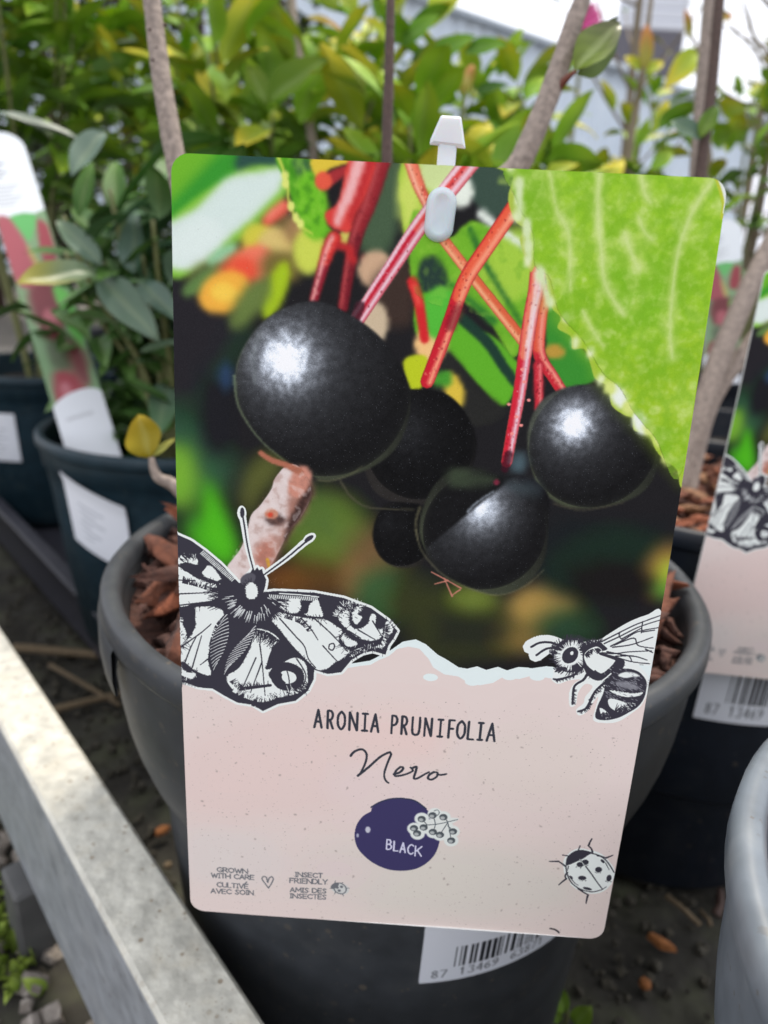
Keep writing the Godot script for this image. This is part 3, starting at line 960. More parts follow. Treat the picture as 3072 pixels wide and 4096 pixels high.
	for i in 110:
		var q := [956,998]
		var a := rng.randf() * TAU
		var r0 := rng.randf_range(8, 52)
		stroke([q[0] + cos(a) * r0, q[1] + sin(a) * r0 * 0.8, q[0] + cos(a) * r0 - 5, q[1] + sin(a) * r0 * 0.8 - 2.5], 1.3, 0.8, col(150, 150, 156))
	# legs
	for v in [[863,954,849,969,841,979,825,986,810,992,800,991], [869,974,863,988,849,1000,845,1013,847,1048], [913,986,899,1002,890,1016,884,1034], [887,1025,883,1041,876,1057,861,1065]]: stroke(v, 6, 4.5, ink)
	for v in [[841,979,825,986,806,992], [845,1013,845,1028,847,1048], [909,991,897,1009,881,1036], [883,1041,876,1057,863,1065]]: fringe(v, 9, 36, ink)
	stroke([898,992,911,978,918,969], 3, 3, pale)
	# ladybird, cut by the right edge
	stroke([894,1511,884,1474,886,1450,907,1427,937,1429,962,1437,988,1465,996,1486,992,1517,976,1539,953,1546,927,1540,906,1525], 8, 8, pale)
	shape([890,1489,887,1456,901,1436,937,1432,962,1437,984,1456,998,1485,995,1514,981,1534,957,1544,935,1540,913,1527,899,1509], pale)
	shape([886,1473,885,1456,889,1444,901,1431,916,1426,932,1428,941,1432,933,1439,923,1450,907,1462,894,1471], ink)
	for v in [[886,1474,891,1495,902,1518,916,1532,934,1541,957,1544,976,1536], [937,1433,956,1437,973,1448,987,1465,998,1482], [915,1453,930,1470,948,1493,964,1515,979,1534]]: stroke(v, 3.2, 2.8, ink)
	for v in [[892,1475,892,1488], [898,1504,913,1523,922,1528], [975,1457,986,1476], [977,1536,987,1525]]: stroke(v, 2.4, 1.6, ink)
	for q in [[[918,1468], 8, 7.5], [[929,1460], 8, 7.5], [[962,1478], 8, 8], [[928,1506], 9.5, 6.5], [[989,1500], 6, 10]]:
		oval(q[0], q[1], q[2], ink)
		fringe([q[0][0] - q[1], q[0][1] + q[2] * 0.7, q[0][0], q[0][1] + q[2], q[0][0] + q[1], q[0][1] + q[2] * 0.7], -4, 14, ink, 1.4)
	oval([968,1453], 6.5, 3.5, ink, 0, 0.8)
	oval([903,1508], 3.2, 6, ink, 0, -0.5)
	oval([944,1536], 11, 4, ink, 0, 0.2)
	stroke([915,1453,930,1471], 1.6, 1.6, pale)
	for v in [[941,1431,938,1421,930,1413], [930,1413,932,1402,935,1392], [885,1476,874,1468,868,1464], [868,1464,858,1465,847,1466], [892,1494,888,1505,892,1512], [892,1512,884,1522,877,1532], [954,1438,965,1440,974,1443], [974,1443,988,1434], [923,1538,936,1547,948,1554], [948,1554,947,1567,947,1580]]: stroke(v, 5.0, 3, ink)
	for v in [[909,1427,911,1415], [887,1446,875,1445]]: stroke(v, 3, 3, ink)

func paint_words() -> void:
	var dark := col(58, 60, 68)
	glyph("A",292.3,1102.0,308.3,1146.2,5.6,dark)
	glyph("R",321.5,1102.5,333.1,1146.7,5.6,dark)
	glyph("O",343.4,1102.9,359.3,1147.2,5.6,dark)
	glyph("N",369.6,1103.5,386.1,1147.7,5.6,dark)
	glyph("I",397.8,1103.9,408.8,1148.1,5.6,dark)
	glyph("A",417.6,1104.4,433.5,1148.5,5.6,dark)
	glyph("P",462.6,1105.2,474.1,1149.3,5.6,dark)
	glyph("R",484.4,1105.6,495.9,1149.8,5.6,dark)
	glyph("U",507.6,1106.1,523.4,1150.2,5.6,dark)
	glyph("N",535.1,1106.6,549.5,1150.7,5.6,dark)
	glyph("I",564.0,1107.1,574.1,1151.2,5.6,dark)
	glyph("F",587.8,1107.6,598.7,1151.7,5.6,dark)
	glyph("O",606.0,1108.0,623.2,1152.1,5.6,dark)
	glyph("L",630.6,1108.4,642.0,1152.5,5.6,dark)
	glyph("I",652.2,1108.8,662.2,1152.9,5.6,dark)
	glyph("A",672.5,1109.3,689.6,1153.3,5.6,dark)
	# handwritten variety name
	for v in [[375,1214,382,1203,399,1195,410,1206,409,1228,399,1257,393,1265], [393,1265,416,1241,441,1212,462,1198,465,1203,458,1227,452,1256,456,1273,463,1279], [474,1255,487,1249,494,1238,488,1235,478,1246,476,1259,488,1258,505,1251,516,1242,510,1235], [513,1237,523,1232,522,1246,519,1262,526,1263,543,1250,552,1244], [563,1243,553,1251,551,1261,560,1263,571,1253,571,1244,563,1243], [571,1249,581,1249,591,1246]]: stroke(v, 6.0, 4.6, dark)
	# berry coloured blot with the colour's name
	shape([392,1434,395,1401,409,1374,427,1359,428,1351,444,1334,470,1322,500,1319,527,1324,548,1340,565,1358,583,1391,589,1420,587,1449,577,1478,557,1503,533,1518,502,1524,471,1521,439,1506,414,1484,399,1462], col(64, 59, 98))
	stroke([427,1348,444,1334,470,1322,500,1319,527,1324,552,1343], 4, 4, col(58, 62, 84))
	oval([422,1411], 6, 9, col(196, 196, 206), 1)
	oval([399,1429], 3, 6, col(170, 172, 190), 1)
	for q in [[544,1371], [573,1356], [593,1363], [529,1400], [551,1396], [537,1414], [573,1407], [589,1413], [617,1401], [616,1427], [579,1384], [600,1386]]: oval(q, 17, 17, col(224, 228, 222), 1)
	shape([554,1375,602,1364,629,1365,609,1385,596,1409,562,1401], col(224, 226, 220), 1)
	for v in [[555,1388,585,1382,626,1367], [544,1371,558,1388], [569,1361,576,1383,573,1403], [593,1363,604,1377,615,1422], [604,1378,589,1411], [605,1386,617,1399]]: stroke(v, 2.4, 2, col(92, 100, 104))
	for q in [[544,1372], [568,1360], [593,1363], [528,1399], [550,1395], [536,1413], [572,1406], [589,1413], [618,1401], [616,1427]]:
		oval(q, 9.5, 9, col(82, 88, 92))
		oval([q[0] - 1.5, q[1] + 2.5], 5.5, 4.5, col(176, 180, 178), 1)
	stroke([571,1347,578,1344,583,1351,579,1359,574,1356], 2.2, 2.2, col(120, 126, 128))
	var lilac := col(214, 212, 232)
	glyph("B",467.4,1435.7,479.0,1463.5,3.6,lilac)
	glyph("L",484.5,1438.9,494.6,1466.7,3.6,lilac)
	glyph("A",499.4,1442.1,511.6,1469.9,3.6,lilac)
	glyph("C",517.5,1445.7,530.3,1473.6,3.6,lilac)
	glyph("K",535.2,1449.4,549.6,1477.3,3.6,lilac)
	# the two small mottos with their signs
	var grey := col(112, 114, 118)
	glyph("G",67.8,1549.0,80.3,1562.0,3.0,grey)
	glyph("R",82.7,1548.8,93.0,1561.8,3.0,grey)
	glyph("O",95.4,1548.6,108.5,1561.6,3.0,grey)
	glyph("W",110.9,1548.3,126.8,1561.4,3.0,grey)
	glyph("N",129.3,1548.1,141.2,1561.1,3.0,grey)
	glyph("W",53.6,1567.5,68.6,1580.6,3.0,grey)
	glyph("I",71.0,1567.2,74.7,1580.3,3.0,grey)
	glyph("T",77.1,1566.9,86.2,1580.0,3.0,grey)
	glyph("H",88.5,1566.6,99.2,1579.7,3.0,grey)
	glyph("C",108.7,1565.9,120.0,1579.1,3.0,grey)
	glyph("A",122.3,1565.6,133.0,1578.7,3.0,grey)
	glyph("R",135.4,1565.2,145.0,1578.3,3.0,grey)
	glyph("E",147.3,1564.9,155.9,1578.0,3.0,grey)
	glyph("C",66.7,1594.1,77.8,1607.4,3.0,grey)
	glyph("U",80.1,1593.9,90.6,1607.2,3.0,grey)
	glyph("L",92.9,1593.8,100.8,1607.0,3.0,grey)
	glyph("T",103.1,1593.6,112.1,1606.8,3.0,grey)
	glyph("I",114.4,1593.5,118.1,1606.7,3.0,grey)
	glyph("V",120.4,1593.3,130.9,1606.6,3.0,grey)
	glyph("E",133.2,1593.1,141.6,1606.4,3.0,grey)
	stroke([135,1591,139,1586], 3, 3, grey)
	glyph("A",51.5,1614.6,62.5,1628.0,3.0,grey)
	glyph("V",64.9,1614.1,75.9,1627.5,3.0,grey)
	glyph("E",78.3,1613.6,87.1,1627.0,3.0,grey)
	glyph("C",89.5,1613.2,101.0,1626.5,3.0,grey)
	glyph("S",110.8,1612.4,119.5,1625.8,3.0,grey)
	glyph("O",121.9,1611.9,134.5,1625.3,3.0,grey)
	glyph("I",136.9,1611.5,140.8,1624.9,3.0,grey)
	glyph("N",143.2,1611.2,154.7,1624.5,3.0,grey)
	glyph("I",255.2,1547.1,259.0,1560.1,3.0,grey)
	glyph("N",261.4,1546.9,272.6,1559.9,3.0,grey)
	glyph("S",275.0,1546.7,283.6,1559.7,3.0,grey)
	glyph("E",286.0,1546.4,294.6,1559.4,3.0,grey)
	glyph("C",297.0,1546.2,308.2,1559.2,3.0,grey)
	glyph("T",310.6,1545.9,319.7,1558.9,3.0,grey)
	glyph("F",242.6,1565.6,251.3,1579.4,3.0,grey)
	glyph("R",253.7,1565.3,263.5,1579.1,3.0,grey)
	glyph("I",265.9,1565.1,269.7,1578.9,3.0,grey)
	glyph("E",272.1,1564.9,280.7,1578.7,3.0,grey)
	glyph("N",283.1,1564.6,294.5,1578.4,3.0,grey)
	glyph("D",296.9,1564.2,308.3,1578.0,3.0,grey)
	glyph("L",310.7,1563.9,318.8,1577.7,3.0,grey)
	glyph("Y",321.2,1563.6,332.0,1577.4,3.0,grey)
	glyph("A",243.5,1593.6,254.2,1606.8,3.0,grey)
	glyph("M",256.6,1593.2,270.0,1606.4,3.0,grey)
	glyph("I",272.4,1592.9,276.1,1606.1,3.0,grey)
	glyph("S",278.5,1592.7,287.1,1605.9,3.0,grey)
	glyph("D",296.6,1592.1,307.9,1605.3,3.0,grey)
	glyph("E",310.3,1591.8,318.8,1605.0,3.0,grey)
	glyph("S",321.2,1591.5,329.8,1604.7,3.0,grey)
	glyph("I",243.6,1612.0,247.4,1625.3,3.0,grey)
	glyph("N",249.8,1611.8,261.1,1625.1,3.0,grey)
	glyph("S",263.5,1611.4,272.1,1624.7,3.0,grey)
	glyph("E",274.5,1611.1,283.1,1624.4,3.0,grey)
	glyph("C",285.5,1610.8,296.8,1624.1,3.0,grey)
	glyph("T",299.1,1610.5,308.3,1623.8,3.0,grey)
	glyph("E",310.6,1610.2,319.2,1623.4,3.0,grey)
	glyph("S",321.6,1609.9,330.2,1623.1,3.0,grey)
	stroke([191,1600,183,1587,176,1575,178,1567,186,1568,189,1583,193,1570,199,1565,203,1570,199,1584,191,1600], 3.2, 3.2, grey)
	oval([363,1588], 22, 17, col(206, 206, 202), 0, 0.3)
	stroke([346,1586,355,1600,369,1603,377,1594,376,1582,365,1572,354,1573,347,1581], 3, 3, grey)
	oval([350,1580], 12, 7, grey, 0, -0.8)
	for q in [[356,1585], [361,1594], [366,1582]]: oval(q, 4, 4, grey)
	for v in [[350,1573,351,1565], [365,1572,369,1569], [376,1585,385,1585], [369,1603,372,1610], [352,1600,350,1605], [346,1588,339,1589]]: stroke(v, 2.4, 2, grey)
	# the stalk of a next motif at the lower edge
	stroke([873,1666,882,1667,890,1671,895,1676], 5, 5, col(70, 66, 70))

func card_print() -> ImageTexture:
	cv = Image.create(int(1000 * S), int(1686 * S), false, Image.FORMAT_RGBA8)
	paint_photo()
	paint_paper()
	paint_insects()
	paint_words()
	return ImageTexture.create_from_image(cv)

# flower picture of the stick-in labels: 300 wide, 2000 tall
func strip_print(red: Color) -> ImageTexture:
	var keep := S
	S = 0.5
	cv = Image.create(150, 1000, false, Image.FORMAT_RGBA8)
	cv.fill(col(118, 150, 108))
	shape([0, 0, 300, 0, 300, 520, 230, 540, 160, 525, 90, 545, 0, 530], col(222, 226, 230), 0, false)
	for k in 5: stroke([40, 180 + k * 28, 110 + (k % 2) * 30, 180 + k * 28], 12, 12, col(150, 152, 156), 1)
	for k in 6: stroke([40, 350 + k * 24, 190 - (k % 3) * 30, 350 + k * 24], 9, 9, col(168, 170, 174), 1)
	shape([90, 540, 230, 545, 200, 640, 150, 700, 120, 640], col(92, 172, 92), 2)
	shape([0, 560, 80, 560, 140, 760, 170, 960, 60, 980, 0, 900], red.lightened(0.12), 3)
	shape([240, 580, 290, 640, 270, 860, 200, 840, 210, 700], red, 3)
	shape([130, 720, 190, 900, 170, 960, 140, 860], col(170, 156, 88), 3)
	shape([60, 1000, 200, 960, 230, 1100, 170, 1280, 70, 1250], red.darkened(0.25), 4)
	shape([100, 1140, 170, 1120, 180, 1260, 110, 1290], red.lightened(0.2), 3)
	shape([200, 1000, 290, 1050, 290, 1300, 250, 1380, 220, 1200], col(96, 180, 72), 3)
	shape([80, 1300, 200, 1320, 180, 1460, 70, 1450], col(88, 100, 74), 4)
	shape([200, 1300, 270, 1400, 240, 1580, 180, 1500], col(120, 62, 64), 4)
	shape([60, 1480, 180, 1500, 220, 1640, 160, 1740, 40, 1700], red, 4)
	shape([70, 1560, 120, 1540, 140, 1620, 90, 1650], red.lightened(0.25), 3)
	shape([0, 1660, 300, 1620, 300, 2000, 0, 2000], col(220, 223, 228), 1)
	stroke([60, 1740, 210, 1730], 16, 16, col(190, 192, 196), 2)
	S = keep
	return ImageTexture.create_from_image(cv)

# a white sticker with faint grey lines of small print
func sticker_print() -> ImageTexture:
	var im := Image.create(256, 192, false, Image.FORMAT_RGBA8)
	im.fill(col(226, 228, 234))
	for k in 6: im.fill_rect(Rect2i(60 + (k % 3) * 6, 60 + k * 18, [110, 70, 96, 50, 80, 40][k], 5), col(176, 179, 186))
	return ImageTexture.create_from_image(im)

# white sticker with bars and digits: 1000 x 700
func barcode_print() -> ImageTexture:
	var keep := S
	S = 0.6
	cv = Image.create(600, 420, false, Image.FORMAT_RGBA8)
	cv.fill(col(226, 228, 234))
	var ink := col(40, 42, 48)
	var g := RandomNumberGenerator.new()
	g.seed = 871346
	var x := 170.0
	var k := 0
	while x < 760.0:
		var w: float = [8.0, 8.0, 16.0, 24.0][g.randi() % 4]
		cv.fill_rect(Rect2i(int(x * S), int(330 * S), int(w * S), int(220 * S)), ink)
		x += w + [8.0, 8.0, 16.0, 20.0][g.randi() % 4]
	var places := [60.0, 105.0, 205.0, 255.0, 300.0, 345.0, 390.0, 500.0, 545.0, 590.0, 635.0, 680.0, 850.0]
	var digits := "8713469638715"
	for i in 13: glyph(digits[i], places[i], 572.0, places[i] + 32.0, 650.0, 7.0, ink)
	S = keep
	return ImageTexture.create_from_image(cv)

# ---------------------------------------------------------------- builders
func card_meshes(r := 0.003) -> Array:
	var vs := []
	for i in 7: vs.append(r * (1.0 - cos(PI * 0.5 * i / 6.0)))
	for i in 30: vs.append(r + (CH - 2.0 * r) * (i + 1) / 30.0)
	for i in 6: vs.append(CH - r + r * sin(PI * 0.5 * (i + 1) / 6.0))
	var front := SurfaceTool.new()
	front.begin(Mesh.PRIMITIVE_TRIANGLES)
	var back := SurfaceTool.new()
	back.begin(Mesh.PRIMITIVE_TRIANGLES)
	var th := 0.00035
	var rows := []
	for v in vs:
		var e: float = minf(v, CH - v)
		var inset := r - sqrt(maxf(0.0, r * r - (r - e) * (r - e))) if e < r else 0.0
		var row := []
		for j in 9:
			var x := lerpf(inset, CW - inset, j / 8.0)
			row.append(Vector3(x, -v, BOW * sin(PI * v / CH) + 0.0004 * sin(x / CW * 5.0 + 1.0) * v / CH))
		rows.append(row)
	for i in rows.size() - 1:
		for j in 8:
			for e in [[i, j], [i, j + 1], [i + 1, j + 1], [i, j], [i + 1, j + 1], [i + 1, j]]:
				var p: Vector3 = rows[e[0]][e[1]]
				front.set_uv(Vector2(p.x / CW, -p.y / CH))
				front.add_vertex(p + Vector3(0, 0, th))
			for e in [[i, j], [i + 1, j + 1], [i, j + 1], [i, j], [i + 1, j], [i + 1, j + 1]]:
				back.add_vertex(rows[e[0]][e[1]] - Vector3(0, 0, th))
	var loop := []
	for row in rows: loop.append(row[0])
	for i in rows.size(): loop.append(rows[rows.size() - 1 - i][8])
	var mid := Vector3(CW / 2, -CH / 2, 0)
	back.set_smooth_group(-1)
	for i in loop.size():
		var a: Vector3 = loop[i]
		var b: Vector3 = loop[(i + 1) % loop.size()]
		if a.distance_to(b) < 1e-6: continue
		var z := Vector3(0, 0, th * 1.02)
		tri(back, a + z, b + z, b - z, a - mid)
		tri(back, a + z, b - z, a - z, a - mid)
	return [done(front), done(back)]

func plant_label(xf: Transform3D, meshes: Array, print_mat: Material, label: String) -> Node3D:
	var t := thing("plant_label", Vector3.ZERO, label, "plant label", "printed plant labels hung on the pots")
	t.transform = xf
	piece("printed_face", meshes[0], print_mat, t)
	piece("backing", meshes[1], M.white_plastic, t)
	return t

# pot profile from the rim down; H the height of the rim
func pot(called: String, at: Vector3, h: float, kind: int, m: Material, label: String, group := "nursery pots") -> Node3D:
	var t := thing(called, at, label, "plant pot", group)
	var rim := [[0.0895, h - 0.006], [0.0898, h - 0.0018], [0.0912, h], [0.0942, h], [0.0956, h - 0.0016], [0.0959, h - 0.0066], [0.0950, h - 0.0082], [0.0938, h - 0.0080]]
	var k: Array = [0.064, 0.098, h]
	var collar := [[0.0936, h - 0.0081], [0.0933, h - 0.0105], [0.0930, h - 0.020], [0.0921, h - 0.033], [0.0909, h - 0.041], [0.0894, h - 0.0475], [0.0866, h - 0.056], [0.0838, h - 0.0612], [0.0820, h - 0.0642], [0.0810, h - 0.0652]]
	var body := [[0.0806, h - 0.0655], [0.0803, h - 0.075], [0.0790, h - 0.094], [0.0776, h - 0.111], [0.0761, h - 0.130], [0.0725, 0.012], [0.0712, 0.003], [0.068, 0.0], [0.0, 0.0]]
	if kind == 1:
		collar = [[0.0938, h - 0.0079], [0.0934, h - 0.0105], [0.0915, h - 0.050], [0.0895, h - 0.100], [0.0885, h - 0.1265], [0.0876, h - 0.1285], [0.0780, h - 0.1287]]
		body = [[0.0780, h - 0.1288], [0.0772, h - 0.132], [0.0700, 0.004], [0.0670, 0.0], [0.0, 0.0]]
	elif kind == 2:
		collar = [[0.0938, h - 0.0079], [0.0934, h - 0.0105], [0.0925, h - 0.020], [0.0905, h - 0.0215], [0.0895, h - 0.032]]
		body = [[0.0890, h - 0.0325], [0.0840, h * 0.45], [0.0770, 0.012], [0.0755, 0.003], [0.0720, 0.0], [0.0, 0.0]]
	var inside := [[0.0, h - 0.060], [0.078, h - 0.060], [0.0865, h - 0.030], [0.0894, h - 0.0061]]
	piece("rim", lathe(rim, 96), m, t)
	piece("collar", lathe(collar, 96), m, t)
	piece("body", lathe(body, 96), m, t)
	piece("inner_wall", lathe(inside, 96), m, t)
	return t

func bark_mulch(at: Vector3, level: float, radius: float, n: int, seed_: int, label: String) -> Node3D:
	var t := thing("bark_mulch", at, label, "bark mulch", "bark mulch in the pots")
	var g := RandomNumberGenerator.new()
	g.seed = seed_
	var rows := []
	for i in 9:
		var row := PackedVector3Array()
		for j in 33:
			var a := TAU * (j % 32) / 32.0
			var r := radius * i / 8.0
			row.append(Vector3(cos(a) * r, level - 0.005 + 0.003 * sin(r * 120.0 + a * 3.0) - (0.0 if i < 8 else 0.003), sin(a) * r))
		rows.append(row)
	piece("potting_soil", done(sheet(rows)), M.barks[2], t)
	var mm := MultiMesh.new()
	mm.transform_format = MultiMesh.TRANSFORM_3D
	mm.mesh = M.chips[6]
	mm.instance_count = 1100
	for i in 1100:
		var q := g.randf() * TAU
		var d := radius * 0.97 * sqrt(g.randf())
		mm.set_instance_transform(i, Transform3D(Basis.from_euler(Vector3(g.randf() * TAU, g.randf() * TAU, g.randf() * TAU)).scaled_local(Vector3.ONE * g.randf_range(0.5, 1.5)), Vector3(cos(q) * d, level - 0.001 + g.randf_range(-0.002, 0.003), sin(q) * d)))
	var o := MultiMeshInstance3D.new()
	o.name = "bark_crumbs"
	o.multimesh = mm
	o.material_override = M.barks[2]
	o.set_meta("kind", "stuff")
	t.add_child(o, true)
	for i in n:
		var r := radius * 0.93 * sqrt(g.randf())
		var a := g.randf() * TAU
		var b := Basis.from_euler(Vector3(g.randf_range(-0.7, 0.7), g.randf() * TAU, g.randf_range(-0.45, 0.45))).scaled_local(Vector3.ONE * g.randf_range(0.6, 1.2))
		piece("bark_chip", M.chips[g.randi() % 6], M.barks[g.randi() % M.barks.size()], t, Transform3D(b, Vector3(cos(a) * r, level + g.randf_range(-0.004, 0.005), sin(a) * r)))
	return t

# a stick-in label: strip with a rounded top, along +y from its lower edge
func stick_label(xf: Transform3D, w: float, l: float, tex: Texture2D, label: String) -> Node3D:
	var t := thing("stick_label", Vector3.ZERO, label, "plant label", "stick-in labels")
	t.transform = xf
	var f := SurfaceTool.new()
	f.begin(Mesh.PRIMITIVE_TRIANGLES)
	var b := SurfaceTool.new()
	b.begin(Mesh.PRIMITIVE_TRIANGLES)
	var prev := []
	for i in 41:
		var v := l * i / 40.0
		if i > 26: v = l - w * 0.5 + w * 0.5 * sin(PI * 0.5 * (i - 26) / 14.0)
		else: v = (l - w * 0.5) * i / 26.0
		var hw := w * 0.5
		if v > l - w * 0.5: hw = sqrt(maxf(0.0, w * w * 0.25 - pow(v - l + w * 0.5, 2.0)))
		var z := -0.006 * pow(v / l, 2.0)
		var cur := [Vector3(-hw, v, z), Vector3(hw, v, z)]
		if prev:
			for q in [prev[0], cur[1], prev[1], prev[0], cur[0], cur[1]]:
				f.set_uv(Vector2(0.5 + q.x / w, 1.0 - q.y / l))
				f.add_vertex(q + Vector3(0, 0, 0.0004))
			for q in [prev[0], prev[1], cur[1], prev[0], cur[1], cur[0]]: b.add_vertex(q - Vector3(0, 0, 0.0004))
			for s in 2:
				var d := Vector3(0, 0, 0.0004)
				tri(b, prev[s] + d, cur[s] + d, cur[s] - d, Vector3(s * 2.0 - 1.0, 0, 0))
				tri(b, prev[s] + d, cur[s] - d, prev[s] - d, Vector3(s * 2.0 - 1.0, 0, 0))
		prev = cur
	var m := mat(Color.WHITE, 0.4)
	m.albedo_texture = tex
	m.texture_repeat = false
	piece("printed_face", done(f), m, t)
	piece("backing", done(b), M.white_plastic, t)
	return t

# a sticker bent round a pot wall; angles about the pot's axis, then height and radius down the wall
func sticker(at: Vector3, a0: float, a1: float, wall: Array, m: Material, label: String, skew := 0.0) -> MeshInstance3D:
	var st := SurfaceTool.new()
	st.begin(Mesh.PRIMITIVE_TRIANGLES)
	for lay in 2:
		var rows := []
		for i in 13:
			var hh := lerpf(wall[0][0], wall[wall.size() - 1][0], i / 12.0)
			var k := 0
			while k < wall.size() - 2 and wall[k + 1][0] > hh: k += 1
			var w := [hh, lerpf(wall[k][1], wall[k + 1][1], inverse_lerp(wall[k][0], wall[k + 1][0], hh))]
			var row := PackedVector3Array()
			for j in 19:
				var a := lerpf(a0, a1, j / 18.0)
				var r: float = w[1] + 0.0007 - lay * 0.0005
				row.append(Vector3(cos(a) * r, w[0] + skew * j / 18.0, sin(a) * r))
			rows.append(row)
		sheet(rows, lay == 0, st)
	var o := piece("pot_sticker", done(st), m)
	o.position = at
	tag(o, label, "sticker", "white stickers on the pots")
	return o

# a leafy shrub: stems from its foot, leaves in pairs and whorls up the stems
func shrub(called: String, at: Vector3, label: String, group: String, stems: Array, n: int, size: Vector2, look: Array, seed_: int, spread := 0.5, low := 0.25, keep_off := Transform3D(), inner := 0) -> Node3D:
	var t := thing(called, at, label, "shrub", group)
	var g := RandomNumberGenerator.new()
	g.seed = seed_
	var paths := []
	for s in stems:
		var p := curve(s, 16)
		paths.append(p)
		piece("stem", tube(p, taper(16, 0.0028, 0.0012), 7, 0.08, seed_), M.green_stem, t)
	for i in n:
		var p: Array = paths[i % paths.size()]
		var f := lerpf(low, 1.0, sqrt(g.randf()))
		var k := f * 15.99
		var b: Vector3 = p[int(k)].lerp(p[int(k) + 1], k - int(k))
		var a := g.randf() * TAU
		var rise := g.randf_range(-0.35, 1.1) if f < 0.9 else g.randf_range(0.4, 2.2)
		var d := Vector3(cos(a), rise, sin(a)).normalized()
		b += Vector3(cos(a), g.randf_range(-0.4, 0.8), sin(a)) * g.randf() * 0.03 * spread
		var l := g.randf_range(size.x, size.y)
		if keep_off.origin != Vector3.ZERO:   # the leaves stay behind the label that is stuck in beside them
			var q: Vector3 = keep_off.affine_inverse() * (b + d * l * 0.7 + at)
			if absf(q.x) < 0.036 and q.z > -0.022: continue
			q = keep_off.affine_inverse() * (b + at)
			if absf(q.x) < 0.028 and q.z > -0.022: continue
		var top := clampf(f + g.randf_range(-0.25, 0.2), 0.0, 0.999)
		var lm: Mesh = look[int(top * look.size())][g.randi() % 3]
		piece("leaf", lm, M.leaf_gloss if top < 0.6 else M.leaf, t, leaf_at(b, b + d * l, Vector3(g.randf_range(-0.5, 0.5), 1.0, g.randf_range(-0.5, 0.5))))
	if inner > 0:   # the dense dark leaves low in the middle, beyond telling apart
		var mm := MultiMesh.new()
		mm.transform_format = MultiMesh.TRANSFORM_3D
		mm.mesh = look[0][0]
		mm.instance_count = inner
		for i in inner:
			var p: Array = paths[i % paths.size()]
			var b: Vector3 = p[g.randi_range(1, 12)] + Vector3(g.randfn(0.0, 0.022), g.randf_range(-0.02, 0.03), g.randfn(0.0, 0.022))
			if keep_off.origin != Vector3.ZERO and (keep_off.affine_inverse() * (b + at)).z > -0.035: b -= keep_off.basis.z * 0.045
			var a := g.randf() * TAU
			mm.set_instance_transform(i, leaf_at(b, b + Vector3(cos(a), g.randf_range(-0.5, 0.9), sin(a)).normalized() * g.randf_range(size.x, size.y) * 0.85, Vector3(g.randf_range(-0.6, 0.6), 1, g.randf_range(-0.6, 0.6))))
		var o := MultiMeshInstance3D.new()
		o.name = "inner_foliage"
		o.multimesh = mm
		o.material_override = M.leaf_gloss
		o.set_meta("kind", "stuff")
		t.add_child(o, true)
	return t

func add_leaf(t: Node3D, base: Vector3, tip: Vector3, face: Vector3, mesh: Mesh, m: Material, label := "") -> void:
	var o := piece("leaf", mesh, m, t, leaf_at(base - t.position, tip - t.position, face))
	if label: o.set_meta("label", label)

func three(w: float, a: Color, b: Color) -> Array:
	return [leaf(w, 0.22, 0.22, a, b), leaf(w * 0.85, 0.32, 0.1, a.darkened(0.12), b), leaf(w * 1.1, 0.12, 0.34, a.lightened(0.05), b.darkened(0.1))]

